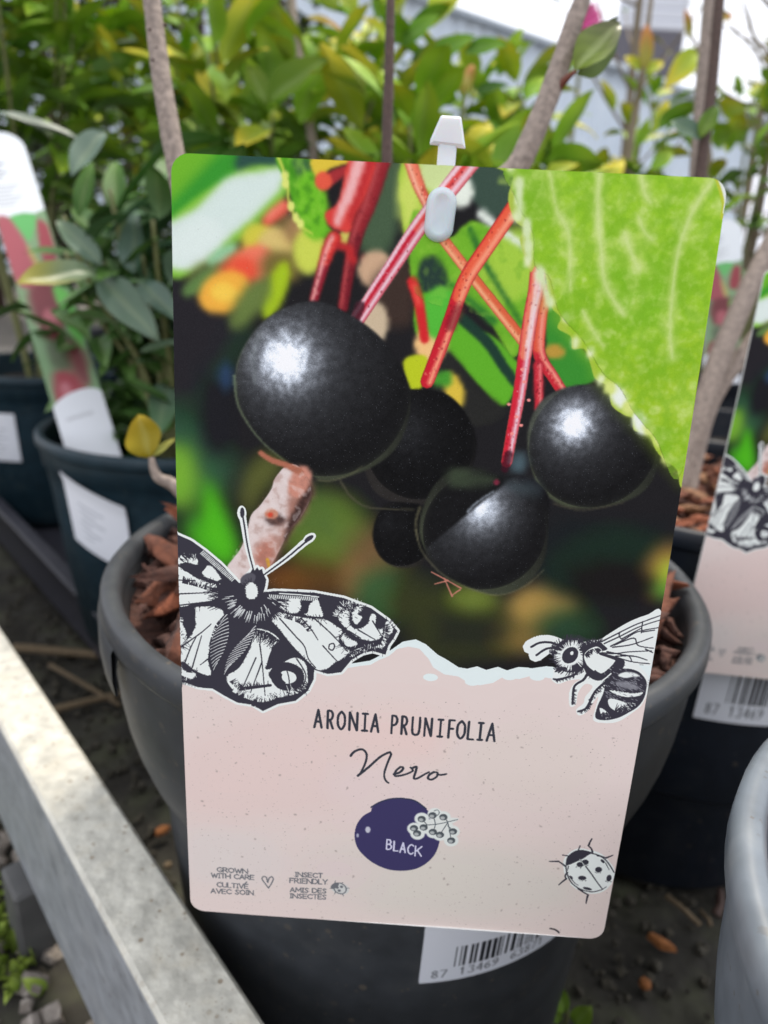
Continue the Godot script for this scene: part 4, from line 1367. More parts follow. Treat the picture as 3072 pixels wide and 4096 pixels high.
func _ready() -> void:
	rng.seed = 11
	# ---- camera
	var cam := Camera3D.new()
	cam.name = "camera"
	cam.fov = 71.593
	cam.near = 0.01
	cam.far = 400.0
	cam.transform = Transform3D(Basis(Vector3(0.9983,0.0548,-0.0194), Vector3(-0.0581,0.9410,-0.3332), Vector3(-0.0000,0.3338,0.9426)), Vector3(-0.0080,0.2938,0.2195))
	var lens := CameraAttributesPhysical.new()
	lens.frustum_focal_length = 16.641
	lens.exposure_aperture = 10.0
	lens.frustum_focus_distance = 0.13
	cam.attributes = lens
	add_child(cam)
	# ---- sky and light: bright overcast
	var env := Environment.new()
	env.background_mode = Environment.BG_SKY
	var sm := ProceduralSkyMaterial.new()
	sm.sky_top_color = Color(0.93, 0.94, 0.97)
	sm.sky_horizon_color = Color(0.90, 0.91, 0.95)
	sm.sky_curve = 0.2
	sm.ground_bottom_color = Color(0.25, 0.24, 0.22)
	sm.ground_horizon_color = Color(0.6, 0.6, 0.6)
	sm.sky_energy_multiplier = 1.1
	env.sky = Sky.new()
	env.sky.sky_material = sm
	env.tonemap_mode = Environment.TONE_MAPPER_LINEAR
	env.tonemap_exposure = 1.46
	env.sdfgi_enabled = true
	env.ssao_enabled = true
	env.ssil_enabled = true
	var we := WorldEnvironment.new()
	we.name = "environment"
	we.environment = env
	add_child(we)
	var sun := DirectionalLight3D.new()
	sun.name = "sun"
	sun.light_energy = 0.8
	sun.light_color = Color(1.0, 0.96, 0.9)
	sun.light_angular_distance = 12.0
	sun.shadow_enabled = true
	sun.transform = Transform3D(Basis.looking_at(Vector3(-0.25, -1.0, 0.5)), Vector3(0, 3, 0))
	add_child(sun)

	# ---- materials
	M.white_plastic = mat(Color(0.9, 0.91, 0.9), 0.4)
	var grain := noise_tex(0.02, Color(0.3, 0.3, 0.3), Color(0.7, 0.7, 0.7), 5)
	M.pot_grey = tri_mat(worn_tex(Color(0.23, 0.24, 0.252), Color(0.30, 0.30, 0.29), Color(0.40, 0.36, 0.31), 260, 3), 9.0, 0.42, grain, 0.02, false)
	M.pot_grey.metallic_specular = 0.35
	M.pot_pale = tri_mat(worn_tex(Color(0.405, 0.435, 0.465), Color(0.52, 0.52, 0.50), Color(0.30, 0.27, 0.24), 200, 4), 9.0, 0.42, grain, 0.02, false)
	M.pot_navy = tri_mat(worn_tex(Color(0.10, 0.12, 0.155), Color(0.19, 0.19, 0.19), Color(0.30, 0.27, 0.24), 220, 5), 9.0, 0.45, grain, 0.02, false)
	M.pot_navy.metallic_specular = 0.35
	M.pot_teal = tri_mat(worn_tex(Color(0.11, 0.18, 0.215), Color(0.22, 0.25, 0.25), Color(0.30, 0.28, 0.25), 220, 6), 9.0, 0.4, grain, 0.02, false)
	M.pot_teal.metallic_specular = 0.35
	M.tray = tri_mat(noise_tex(0.03, Color(0.19, 0.19, 0.22), Color(0.24, 0.24, 0.27), 7), 14.0, 0.4, grain, 0.02, false)
	var rough := noise_tex(0.03, Color(0, 0, 0), Color(1, 1, 1), 8, Color(0, 0, 0, 0), 5)
	M.soil = tri_mat(noise_tex(0.02, Color(0.10, 0.085, 0.075), Color(0.22, 0.20, 0.18), 9), 6.0, 0.95, rough, 0.35)
	M.barks = []
	for c in [[Color(0.30, 0.17, 0.12), Color(0.48, 0.28, 0.19)], [Color(0.38, 0.20, 0.13), Color(0.58, 0.33, 0.21)], [Color(0.22, 0.14, 0.12), Color(0.37, 0.23, 0.18)], [Color(0.46, 0.33, 0.24), Color(0.62, 0.46, 0.33)]]:
		M.barks.append(tri_mat(noise_tex(0.05, c[0], c[1], 20 + M.barks.size()), 22.0, 0.9, rough, 0.12, false))
	M.barks.append(M.barks[0])
	M.barks.append(M.barks[1])
	M.barks.append(M.barks[2])
	M.chips = []
	for i in 7: M.chips.append(splinter(Vector3([0.024, 0.032, 0.017, 0.027, 0.014, 0.038, 0.0085][i], [0.005, 0.006, 0.005, 0.006, 0.005, 0.005, 0.003][i], [0.012, 0.010, 0.011, 0.014, 0.009, 0.008, 0.004][i]), 40 + i))
	M.leaf = leaf_mat(0.55, Color(0.17, 0.28, 0.03))
	M.leaf.metallic_specular = 0.25
	M.leaf_gloss = leaf_mat(0.42, Color(0.07, 0.11, 0.04))
	M.leaf_gloss.metallic_specular = 0.4
	M.green_stem = mat(Color(0.42, 0.43, 0.26), 0.6)
	M.twig = tri_mat(noise_tex(0.04, Color(0.40, 0.36, 0.33), Color(0.66, 0.60, 0.555), 31, Color(0.54, 0.485, 0.445)), 30.0, 0.75, rough, 0.06, false)
	M.dark_twig = tri_mat(noise_tex(0.04, Color(0.20, 0.14, 0.12), Color(0.34, 0.25, 0.21), 32), 30.0, 0.7, rough, 0.04, false)
	M.far_twig = mat(Color(0.47, 0.42, 0.35), 0.85)

	# ---- the ground: one sheet to the horizon, with a finer uneven sheet of soil on it where the pots stand
	var gm := tri_mat(noise_tex(0.008, Color(0.33, 0.31, 0.28), Color(0.45, 0.43, 0.40), 41), 1.3, 0.95)
	var big := PlaneMesh.new()
	big.size = Vector2(300, 300)
	var ground := piece("ground", big, gm)
	ground.position = Vector3(0, -0.03, -100)
	ground.set_meta("kind", "structure")
	var hn := FastNoiseLite.new()
	hn.seed = 4
	hn.frequency = 18.0
	hn.fractal_octaves = 5
	var rows := []
	for i in 141:
		var row := PackedVector3Array()
		for j in 161:
			var p := Vector2(-1.0 + 2.0 * j / 160.0, 0.45 - 1.85 * i / 140.0)
			var edge := minf(minf(p.x + 1.0, 1.0 - p.x), minf(0.45 - p.y, p.y + 1.4))
			row.append(Vector3(p.x, hn.get_noise_2d(p.x, p.y) * 0.006 - 0.004 - 0.04 * (1.0 - smoothstep(0.0, 0.12, edge)), p.y))
		rows.append(row)
	var soil_m := tri_mat(noise_tex(0.012, Color(0.13, 0.12, 0.105), Color(0.31, 0.32, 0.235), 42, Color(0.20, 0.19, 0.165), 5, 512), 3.0, 0.95, rough, 0.5)
	var bed := piece("soil", done(sheet(rows)), soil_m)
	bed.set_meta("kind", "structure")

	# crumbs of soil, grit outside the rail, moss
	var g := RandomNumberGenerator.new()
	g.seed = 77
	scatter("soil_crumbs", chip(Vector3(0.0052, 0.0036, 0.0044), 3), tri_mat(noise_tex(0.05, Color(0.13, 0.12, 0.105), Color(0.36, 0.34, 0.28), 50), 20.0, 0.95), 7000, Rect2(-0.35, -0.4, 0.75, 0.60), g, "dark soil crumbs strewn over the ground among the pots", "soil", 0)
	scatter("gravel", chip(Vector3(0.009, 0.006, 0.007), 5), tri_mat(noise_tex(0.05, Color(0.34, 0.31, 0.28), Color(0.66, 0.63, 0.60), 51), 14.0, 0.9), 2600, Rect2(-0.5, -0.35, 0.5, 0.62), g, "grey and brown gravel on the ground outside the pale rail", "gravel", 1)
	scatter("moss", leaf(0.5, 0.3, 0.4, Color(0.13, 0.19, 0.03), Color(0.26, 0.34, 0.06)), M.leaf, 900, Rect2(-0.26, -0.11, 0.16, 0.12), g, "low green moss on the ground left of the rail post", "moss", 2)

	# ---- rail in front of the pots, with its posts
	var rd := Vector3(0.6654, 0, 0.7465)
	var rn := Vector3(0.7465, 0, -0.6654)
	var rail := thing("display_rail", rn * -0.0952 + rd * -0.75, "pale weathered rail running past the pots with a grey side face", "rail")
	rail.basis = Basis(rn, Vector3.UP, -rd)
	var rail_m := tri_mat(worn_tex(Color(0.75, 0.74, 0.695), Color(0.64, 0.61, 0.54), Color(0.55, 0.50, 0.43), 260, 61), 14.0, 0.6, rough, 0.06)
	var zinc_m := tri_mat(worn_tex(Color(0.53, 0.545, 0.56), Color(0.62, 0.62, 0.61), Color(0.36, 0.35, 0.34), 260, 63), 11.0, 0.5, rough, 0.02)
	piece("bar", slab(Vector3(0.0202, 0.0705, 2.2), 0.0015), zinc_m, rail, Transform3D(Basis(), Vector3(0, 0.0725, 0)))
	piece("top_strip", slab(Vector3(0.0206, 0.0032, 2.2), 0.0012), rail_m, rail, Transform3D(Basis(), Vector3(0, 0.1084, 0)))
	var post_m := tri_mat(noise_tex(0.02, Color(0.24, 0.24, 0.24), Color(0.36, 0.36, 0.355), 62), 8.0, 0.6)
	for z in [-0.638, 0.162, 0.962]:
		piece("post", slab(Vector3(0.014, 0.048, 0.022), 0.0015), post_m, rail, Transform3D(Basis(), Vector3(-0.0105, 0.0125, z)))

	# ---- pots
	var H := 0.20
	var main_pot := pot("plant_pot", Vector3.ZERO, H, 0, M.pot_grey, "dark grey collared pot behind the big berry label, full of bark mulch")
	piece("rim_tab", lathe([[0.0951, H - 0.0050], [0.0966, H - 0.0075], [0.0968, H - 0.016], [0.0963, H - 0.0205], [0.0955, H - 0.0205], [0.0957, H - 0.0155], [0.0948, H - 0.0085]], 20, 0.0, 2.50, 2.92), M.pot_grey, main_pot)
	bark_mulch(Vector3.ZERO, H - 0.0065, 0.0885, 280, 5, "reddish bark mulch in the dark grey pot behind the berry label")
	pot("plant_pot", Vector3(0.146, 0, 0.155), H, 0, M.pot_pale, "pale grey pot cut off by the lower right edge of the picture")
	bark_mulch(Vector3(0.146, 0, 0.155), H - 0.022, 0.0865, 260, 6, "brown bark mulch inside the pale grey pot at the lower right")
	var R1 := Vector3(0.155, 0, -0.128)
	pot("plant_pot", R1, H, 1, M.pot_navy, "near-black pot right of the main pot, hung with the second pink label")
	bark_mulch(R1, H - 0.012, 0.087, 260, 7, "brown bark mulch in the near-black pot with the second label")
	var L2 := Vector3(-0.160, 0.018, -0.285)
	pot("plant_pot", L2, 0.155, 2, M.pot_teal, "dark teal pot at the tray's near end, white sticker on its front")
	piece_soil(L2, 0.13, "near teal pot at the end of the tray")
	var L1 := Vector3(-0.372, 0.018, -0.525)
	pot("plant_pot", L1, 0.155, 2, M.pot_teal, "dark blue-green pot further back in the tray at the left edge")
	piece_soil(L1, 0.13, "far blue-green pot in the tray")
	var R3 := Vector3(0.27, 0, -0.36)
	pot("plant_pot", R3, 0.18, 2, M.pot_navy, "small dark pot standing far back beyond the tan branch, white sticker on it")
	piece_soil(R3, 0.155, "small dark pot beyond the tan branch")
	var back_pots := [Vector3(0.03, 0, -0.44), Vector3(-0.15, 0, -0.55), Vector3(0.03, 0, -0.67), Vector3(0.23, 0, -0.66), Vector3(-0.36, 0, -0.79), Vector3(0.44, 0, -0.78)]
	var spots := ["back-row pot right behind the berry label", "back-row pot behind the leaning left stem", "rearmost pot behind the thin dark stem", "back-row pot right of the plastic tie", "rearmost pot at the far left", "rearmost pot at the far right"]
	for i in 6:
		pot("plant_pot", back_pots[i], 0.18, 2, M.pot_navy, "dark " + spots[i] + " under its leafy shrub", "dark pots in the back row")
		piece_soil(back_pots[i], 0.155, spots[i])

	# ---- plastic tray under the left pots
	var tray := thing("plastic_tray", rd * -0.45 + rn * 0.083, "dark plastic carrying tray with a raised lip under the left pots", "tray")
	tray.basis = Basis(rn, Vector3.UP, -rd)
	piece("tray_floor", slab(Vector3(0.17, 0.006, 0.56), 0.002), M.tray, tray, Transform3D(Basis(), Vector3(0, 0.012, 0)))
	for s in [-1, 1]:
		piece("tray_wall", slab(Vector3(0.003, 0.042, 0.562), 0.001), M.tray, tray, Transform3D(Basis(), Vector3(s * 0.0845, 0.028, 0)))
		piece("tray_lip", slab(Vector3(0.013, 0.004, 0.582), 0.0018), M.tray, tray, Transform3D(Basis(), Vector3(s * 0.0845, 0.0502, 0)))
		piece("tray_wall", slab(Vector3(0.166, 0.042, 0.003), 0.001), M.tray, tray, Transform3D(Basis(), Vector3(0, 0.028, s * 0.2795)))
		piece("tray_lip", slab(Vector3(0.156, 0.004, 0.013), 0.0018), M.tray, tray, Transform3D(Basis(), Vector3(0, 0.0502, s * 0.2845)))

	# ---- labels
	var pm := mat(Color.WHITE, 0.55, 0.12)
	pm.albedo_texture = card_print()
	pm.texture_repeat = false
	var cards := card_meshes()
	var c1 := Transform3D(Basis(Vector3(0.9996,0.0072,0.0270), Vector3(-0.0053,0.9976,-0.0696), Vector3(-0.0274,0.0694,0.9972)), Vector3(-0.0461,0.3084,0.0911))
	plant_label(c1, cards, pm, "large pink label with dark berries, butterfly and bee in front of the pot")
	var c2b := Basis(Vector3(0.9996,0.0072,0.0270), Vector3(-0.0053,0.9976,-0.0696), Vector3(-0.0274,0.0694,0.9972))
	var bl2 := Vector3(0.1104,0.1471,-0.0287)
	plant_label(Transform3D(c2b.rotated(Vector3(0, 0, 1), -0.05), bl2 + c2b.rotated(Vector3(0, 0, 1), -0.05) * Vector3(0, CH, 0)), cards, pm, "second pink label cut off by the right edge, out of focus")
	tie(c1)
	var bm := mat(Color.WHITE, 0.45)
	bm.albedo_texture = barcode_print()
	bm.texture_repeat = false
	var blank := mat(Color.WHITE, 0.45)
	blank.albedo_texture = sticker_print()
	blank.texture_repeat = false
	stickers(bm, blank)
	var sb := Vector3(-0.2158,0.1783,-0.2541)
	var st := Vector3(-0.3068,0.3697,-0.3537)
	var sy := (st - sb).normalized()
	var sz := (Vector3(-0.0080,0.2938,0.2195) - sb)
	sz = (sz - sy * sz.dot(sy)).normalized()
	var left_label := Transform3D(Basis(sy.cross(sz), sy, sz), sb - sy * 0.03)
	stick_label(left_label, 0.033, (st - sb).length() + 0.03, strip_print(col(150, 52, 62)), "tall white and red flower label leaning at the left edge")
	var r0 := Vector3(0.2684,0.2579,-0.4043)
	var r1 := Vector3(0.2648,0.3439,-0.4347)
	var ry := (r1 - r0).normalized()
	var rz := (Vector3(-0.0080,0.2938,0.2195) - r0)
	rz = (rz - ry * rz.dot(ry)).normalized()
	stick_label(Transform3D(Basis(ry.cross(rz), ry, rz), r0 - ry * 0.05), 0.028, (r1 - r0).length() + 0.05, strip_print(col(140, 40, 50)), "round-topped white label far back beside the tan branch")

	plants(R1, L2, L1, R3, back_pots, left_label)
	litter()
	backdrop()

func piece_soil(at: Vector3, level: float, where: String) -> void:
	var rows := []
	for i in 6:
		var row := PackedVector3Array()
		for j in 29:
			var a := TAU * (j % 28) / 28.0
			var r := 0.084 * i / 5.0
			row.append(Vector3(cos(a) * r, level + 0.003 * sin(r * 130.0 + a * 4.0), sin(a) * r))
		rows.append(row)
	var o := piece("potting_soil", done(sheet(rows)), M.soil)
	o.position = at
	tag(o, "dark potting soil in the " + where, "soil", "potting soil in the dark pots")

func scatter(called: String, mesh: Mesh, m: Material, n: int, area: Rect2, g: RandomNumberGenerator, label: String, category: String, mode: int) -> void:
	var mm := MultiMesh.new()
	mm.transform_format = MultiMesh.TRANSFORM_3D
	mm.mesh = mesh
	mm.instance_count = n
	for i in n:
		var p := Vector3.ZERO
		for k in 30:
			p = Vector3(area.position.x + area.size.x * g.randf(), 0, area.position.y + area.size.y * g.randf())
			var along := p.x * 0.7465 - p.z * 0.6654
			if mode == 0 and along > -0.095 + g.randf() * 0.02: break
			if mode == 1 and along < -0.06 - g.randf() * 0.05: break
			if mode == 2 and along < -0.104 - 0.02 * g.randf(): break
		var b := Basis.from_euler(Vector3(g.randf() * TAU, g.randf() * TAU, g.randf() * TAU)).scaled_local(Vector3.ONE * (0.25 + 1.05 * pow(g.randf(), 2.0 if mode == 0 else 1.0)))
		if mode == 2: b = Basis.from_euler(Vector3(g.randf_range(-0.9, 0.9), g.randf() * TAU, g.randf_range(-0.9, 0.9))).scaled_local(Vector3.ONE * g.randf_range(0.006, 0.013))
		p.y = -0.002 + g.randf() * 0.002
		mm.set_instance_transform(i, Transform3D(b, p))
	var o := MultiMeshInstance3D.new()
	o.name = called
	o.multimesh = mm
	o.material_override = m
	add_child(o)
	tag(o, label, category, "", "stuff")

# the clear plastic tie that holds the berry label: button in front, strap and arrow head behind
func tie(c: Transform3D) -> void:
	var t := thing("plastic_tie", c * Vector3(0.04446,-0.00753,0.00031), "clear plastic tie with an arrow head above the berry label", "label tie")
	t.basis = c.basis
	var m := mat(Color(0.86, 0.88, 0.90, 0.80), 0.32)
	m.transparency = BaseMaterial3D.TRANSPARENCY_ALPHA
	m.subsurf_scatter_enabled = true
	m.subsurf_scatter_strength = 0.25
	var st := SurfaceTool.new()
	st.begin(Mesh.PRIMITIVE_TRIANGLES)
	var rows := []
	var prof := [[1.0, 0.0], [1.0, 0.5], [0.97, 0.85], [0.88, 1.15], [0.72, 1.38], [0.55, 1.46], [0.46, 1.42], [0.40, 1.36], [0.25, 1.33], [0.0, 1.32]]
	for pr in prof:
		var row := PackedVector3Array()
		for j in 33:
			var a := TAU * (j % 32) / 32.0
			var up := 1.0 if sin(a) >= 0.0 else -1.0
			var rr := 0.00245 * float(pr[0])
			row.append(Vector3(cos(a) * rr, sin(a) * rr + up * 0.0018 * float(pr[0] if pr[0] < 0.3 else 1.0), 0.0009 + 0.0011 * float(pr[1])))
		rows.append(row)
	sheet(rows, false, st)
	piece("button", done(st), m, t, Transform3D(Basis(Vector3(0, 0, 1), -0.06), Vector3(0.0, 0.0, -0.0009)))
	piece("strap", slab(Vector3(0.0030, 0.017, 0.0010), 0.0003), m, t, Transform3D(Basis(Vector3(0, 0, 1), -0.02), Vector3(0.0004, 0.0062, -0.0018)))
	var ah := SurfaceTool.new()
	ah.begin(Mesh.PRIMITIVE_TRIANGLES)
	ah.set_smooth_group(-1)
	var o := [Vector2(-0.0029, 0.0), Vector2(0.0029, -0.0002), Vector2(0.0027, 0.0006), Vector2(0.0018, 0.0041), Vector2(0.0016, 0.0043), Vector2(-0.0014, 0.0043), Vector2(-0.0016, 0.0041), Vector2(-0.0029, 0.0006)]
	var mid := Vector3(0, 0.0023, 0)
	for i in o.size():
		var a: Vector2 = o[i]
		var b: Vector2 = o[(i + 1) % o.size()]
		var z := 0.0008
		var ia := a * 0.82 + Vector2(0, 0.0004)
		var ib := b * 0.82 + Vector2(0, 0.0004)
		for s in [-1.0, 1.0]:
			tri(ah, Vector3(a.x, a.y, z * 0.4 * s), Vector3(b.x, b.y, z * 0.4 * s), Vector3(ib.x, ib.y, z * s), Vector3(0, 0, s))
			tri(ah, Vector3(a.x, a.y, z * 0.4 * s), Vector3(ib.x, ib.y, z * s), Vector3(ia.x, ia.y, z * s), Vector3(0, 0, s))
			tri(ah, Vector3(ia.x, ia.y, z * s), Vector3(ib.x, ib.y, z * s), Vector3(0, 0.0023, z * s), Vector3(0, 0, s))
		tri(ah, Vector3(a.x, a.y, z * 0.4), Vector3(b.x, b.y, z * 0.4), Vector3(b.x, b.y, -z * 0.4), Vector3(a.x, a.y, 0) - mid)
		tri(ah, Vector3(a.x, a.y, z * 0.4), Vector3(b.x, b.y, -z * 0.4), Vector3(a.x, a.y, -z * 0.4), Vector3(a.x, a.y, 0) - mid)
	piece("arrow_head", done(ah), m, t, Transform3D(Basis(Vector3(0, 0, 1), -0.03), Vector3(0.0005, 0.01079, -0.0018)))

func stickers(bm: Material, blank: Material) -> void:
	# on the main pot's lower wall, seen below the label
	sticker(Vector3.ZERO, 1.458, 0.78, [[0.1338, 0.0806], [0.125, 0.0803], [0.1082, 0.0791]], bm, "white barcode sticker on the main pot, showing under the berry label")
	sticker(Vector3(0.155, 0, -0.128), 1.857, 1.15, [[0.162, 0.0919], [0.150, 0.0915], [0.1168, 0.0902]], bm, "blurred barcode sticker on the near-black pot under the second label")
	sticker(Vector3(-0.160, 0.018, -0.285), 2.20, 1.66, [[0.139, 0.0931], [0.132, 0.0908], [0.091, 0.0864]], blank, "white sticker on the near teal pot left of the bark mulch", -0.016)
	sticker(Vector3(-0.372, 0.018, -0.525), 1.78, 1.46, [[0.120, 0.0894], [0.072, 0.0843]], blank, "white sticker on the farther teal pot at the left edge")
	sticker(Vector3(0.27, 0, -0.36), 2.05, 1.6, [[0.14, 0.0894], [0.075, 0.0834]], blank, "white sticker on the small dark pot beyond the tan branch")

func plants(R1: Vector3, L2: Vector3, L1: Vector3, R3: Vector3, back_pots: Array, left_label: Transform3D) -> void:
	# leaf looks, dark and bluish below to yellow-green above
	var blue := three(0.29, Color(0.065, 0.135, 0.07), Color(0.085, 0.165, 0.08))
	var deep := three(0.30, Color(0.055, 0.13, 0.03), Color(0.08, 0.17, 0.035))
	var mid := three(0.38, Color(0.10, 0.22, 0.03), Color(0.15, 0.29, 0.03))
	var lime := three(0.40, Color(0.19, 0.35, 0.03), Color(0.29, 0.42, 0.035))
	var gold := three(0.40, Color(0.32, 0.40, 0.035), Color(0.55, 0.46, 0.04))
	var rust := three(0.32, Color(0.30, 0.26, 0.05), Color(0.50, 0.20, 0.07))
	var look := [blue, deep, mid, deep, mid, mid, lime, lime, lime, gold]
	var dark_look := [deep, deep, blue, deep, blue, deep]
	# the shrub in the main pot: bare grey-brown stems that go up behind the label
	var foot := Vector3(0, 0.185, 0)
	var t := thing("aronia_shrub", foot, "nearly bare brown shrub stems rising from the main pot behind the berry label", "shrub")
	var p := curve([Vector3(-0.02, 0.18, -0.012), Vector3(-0.055, 0.235, -0.024), Vector3(-0.0780,0.2968,-0.0393), Vector3(-0.0831,0.3140,-0.0422), Vector3(-0.0913,0.3462,-0.0536), Vector3(-0.0965,0.3723,-0.0629), Vector3(-0.1041,0.4054,-0.0746), Vector3(-0.1161,0.4827,-0.1126)], 48)
	piece("stem", shifted_tube(p, taper(48, 0.0046, 0.0022), 12, 0.035, 2, foot), M.twig, t)
	for q in [[Vector3(-0.0954,0.3620,-0.0561), 1.0], [Vector3(-0.0904,0.3637,-0.0567), 1.3], [Vector3(-0.0938,0.3525,-0.0528), 1.0], [Vector3(-0.0909,0.3440,-0.0498), 0.8], [Vector3(-0.0880,0.3347,-0.0465), 1.1], [Vector3(-0.0929,0.3565,-0.0542), 0.7], [Vector3(-0.0859,0.3246,-0.0429), 0.8]]:
		var b := SphereMesh.new()
		b.radius = 0.0006 * q[1]
		b.height = 0.0010 * q[1]
		b.radial_segments = 8
		b.rings = 4
		piece("bark_wart", b, M.dark_twig, t, Transform3D(Basis(), q[0] - foot))
	p = curve([Vector3(0.014, 0.18, -0.016), Vector3(0.0164,0.2987,-0.0421), Vector3(0.0314,0.3282,-0.0473), Vector3(0.0409,0.3535,-0.0562), Vector3(0.0457,0.3705,-0.0622), Vector3(0.0499,0.3851,-0.0674), Vector3(0.0545,0.4141,-0.0777), Vector3(0.0596,0.4924,-0.1160)], 48)
	piece("stem", shifted_tube(p, taper(48, 0.0047, 0.0020), 12, 0.035, 3, foot), M.twig, t)
	p = curve([Vector3(-0.004, 0.18, -0.02), Vector3(-0.0108,0.2888,-0.0545), Vector3(-0.0144,0.3284,-0.0685), Vector3(-0.0155,0.3577,-0.0789), Vector3(-0.0165,0.3836,-0.0881), Vector3(-0.0179,0.4181,-0.1003), Vector3(-0.0208,0.4946,-0.1380)], 40)
	piece("stem", shifted_tube(p, taper(40, 0.0025, 0.0012), 9, 0.04, 4, foot), M.dark_twig, t)
	var red_stalk := mat(Color(0.42, 0.22, 0.16), 0.6)
	piece("leaf_stalk", shifted_tube(curve([Vector3(0.0424,0.3517,-0.0545), Vector3(0.0444,0.3541,-0.0522), Vector3(0.0466,0.3559,-0.0507)], 8), taper(8, 0.0016, 0.0006), 7, 0.0, 1, foot), red_stalk, t)
	var young := leaf(0.52, 0.30, 0.10, Color(0.16, 0.22, 0.03), Color(0.13, 0.14, 0.06), 0.0, true)
	var young2 := leaf(0.42, 0.20, 0.15, Color(0.10, 0.15, 0.03), Color(0.09, 0.12, 0.05))
	add_leaf(t, Vector3(0.0487,0.3563,-0.0572), Vector3(0.0667,0.3776,-0.0690), Vector3(0.5, -0.2, 0.6), young2, M.leaf)
	add_leaf(t, Vector3(0.0463,0.3558,-0.0507), Vector3(0.0604,0.3730,-0.0546), Vector3(-0.35, 0.15, 1.0), young, M.leaf_gloss, "half-open olive green leaf on the right-hand stem")
	# a low side twig with one yellow leaf at the left of the pot
	piece("twig", shifted_tube(curve([Vector3(-0.0758,0.2033,-0.0264), Vector3(-0.0855,0.2111,-0.0291), Vector3(-0.0912,0.2134,-0.0299), Vector3(-0.0936,0.2163,-0.0310), Vector3(-0.0948,0.2206,-0.0325)], 20), taper(20, 0.0030, 0.0011), 9, 0.08, 6, foot), M.twig, t)
	add_leaf(t, Vector3(-0.0948,0.2204,-0.0324), Vector3(-0.1021,0.2355,-0.0399), Vector3(-0.1, 0.2, 1.0), leaf(0.78, 0.15, 0.1, Color(0.22, 0.17, 0.008), Color(0.27, 0.19, 0.008)), M.leaf, "yellow leaf on the low side twig")
	add_leaf(t, Vector3(-0.0943,0.2208,-0.0325), Vector3(-0.0872,0.2279,-0.0372), Vector3(0.1, 0.9, 0.4), leaf(0.32, 0.2, 0.1, Color(0.24, 0.25, 0.06), Color(0.30, 0.28, 0.06)), M.leaf)
	# shrubs of the neighbouring pots
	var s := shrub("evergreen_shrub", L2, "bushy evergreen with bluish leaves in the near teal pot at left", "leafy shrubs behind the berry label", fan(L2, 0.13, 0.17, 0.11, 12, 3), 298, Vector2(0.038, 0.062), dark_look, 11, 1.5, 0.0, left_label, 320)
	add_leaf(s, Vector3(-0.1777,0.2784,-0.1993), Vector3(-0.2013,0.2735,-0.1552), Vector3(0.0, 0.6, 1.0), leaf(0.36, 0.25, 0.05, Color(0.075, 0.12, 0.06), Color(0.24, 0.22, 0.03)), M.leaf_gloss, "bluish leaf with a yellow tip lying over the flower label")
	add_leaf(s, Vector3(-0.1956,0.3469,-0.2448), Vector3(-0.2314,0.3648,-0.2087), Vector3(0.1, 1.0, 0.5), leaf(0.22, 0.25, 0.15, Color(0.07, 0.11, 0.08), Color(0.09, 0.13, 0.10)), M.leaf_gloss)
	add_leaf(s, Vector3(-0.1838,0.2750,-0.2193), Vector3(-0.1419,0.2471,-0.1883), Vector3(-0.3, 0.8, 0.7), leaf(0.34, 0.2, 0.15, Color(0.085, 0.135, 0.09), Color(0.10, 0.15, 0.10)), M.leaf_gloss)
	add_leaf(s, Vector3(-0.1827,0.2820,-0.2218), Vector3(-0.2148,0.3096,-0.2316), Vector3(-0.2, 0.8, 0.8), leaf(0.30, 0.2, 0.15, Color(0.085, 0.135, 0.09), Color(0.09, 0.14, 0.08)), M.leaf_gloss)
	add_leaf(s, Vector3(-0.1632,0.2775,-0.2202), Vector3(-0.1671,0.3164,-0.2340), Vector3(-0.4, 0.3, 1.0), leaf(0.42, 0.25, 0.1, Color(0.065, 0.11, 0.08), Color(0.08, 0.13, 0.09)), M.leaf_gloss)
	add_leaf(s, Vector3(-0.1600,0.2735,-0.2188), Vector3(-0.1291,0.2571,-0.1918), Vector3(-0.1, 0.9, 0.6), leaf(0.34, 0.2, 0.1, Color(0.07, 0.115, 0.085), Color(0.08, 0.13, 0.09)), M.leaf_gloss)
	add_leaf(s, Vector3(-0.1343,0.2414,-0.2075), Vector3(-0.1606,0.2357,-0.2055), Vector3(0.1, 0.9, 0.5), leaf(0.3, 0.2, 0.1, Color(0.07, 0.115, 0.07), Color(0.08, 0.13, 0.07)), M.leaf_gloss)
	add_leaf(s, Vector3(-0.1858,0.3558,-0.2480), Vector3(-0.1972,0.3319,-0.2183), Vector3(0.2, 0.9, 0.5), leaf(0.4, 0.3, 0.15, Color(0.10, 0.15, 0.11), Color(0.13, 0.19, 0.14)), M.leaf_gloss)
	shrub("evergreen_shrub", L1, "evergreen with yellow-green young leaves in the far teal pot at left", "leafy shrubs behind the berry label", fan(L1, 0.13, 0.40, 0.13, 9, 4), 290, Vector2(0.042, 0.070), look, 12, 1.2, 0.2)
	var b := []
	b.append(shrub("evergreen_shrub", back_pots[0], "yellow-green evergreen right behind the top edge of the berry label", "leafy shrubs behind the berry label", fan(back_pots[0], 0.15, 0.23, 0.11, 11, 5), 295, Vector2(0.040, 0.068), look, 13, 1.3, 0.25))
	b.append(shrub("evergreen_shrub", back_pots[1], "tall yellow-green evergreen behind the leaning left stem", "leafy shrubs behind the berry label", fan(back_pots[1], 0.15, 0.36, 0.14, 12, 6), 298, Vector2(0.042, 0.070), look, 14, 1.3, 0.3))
	b.append(shrub("evergreen_shrub", back_pots[2], "evergreen in the back row behind the thin dark stem", "leafy shrubs behind the berry label", fan(back_pots[2], 0.15, 0.33, 0.12, 10, 7), 290, Vector2(0.042, 0.070), look, 15, 1.3, 0.3))
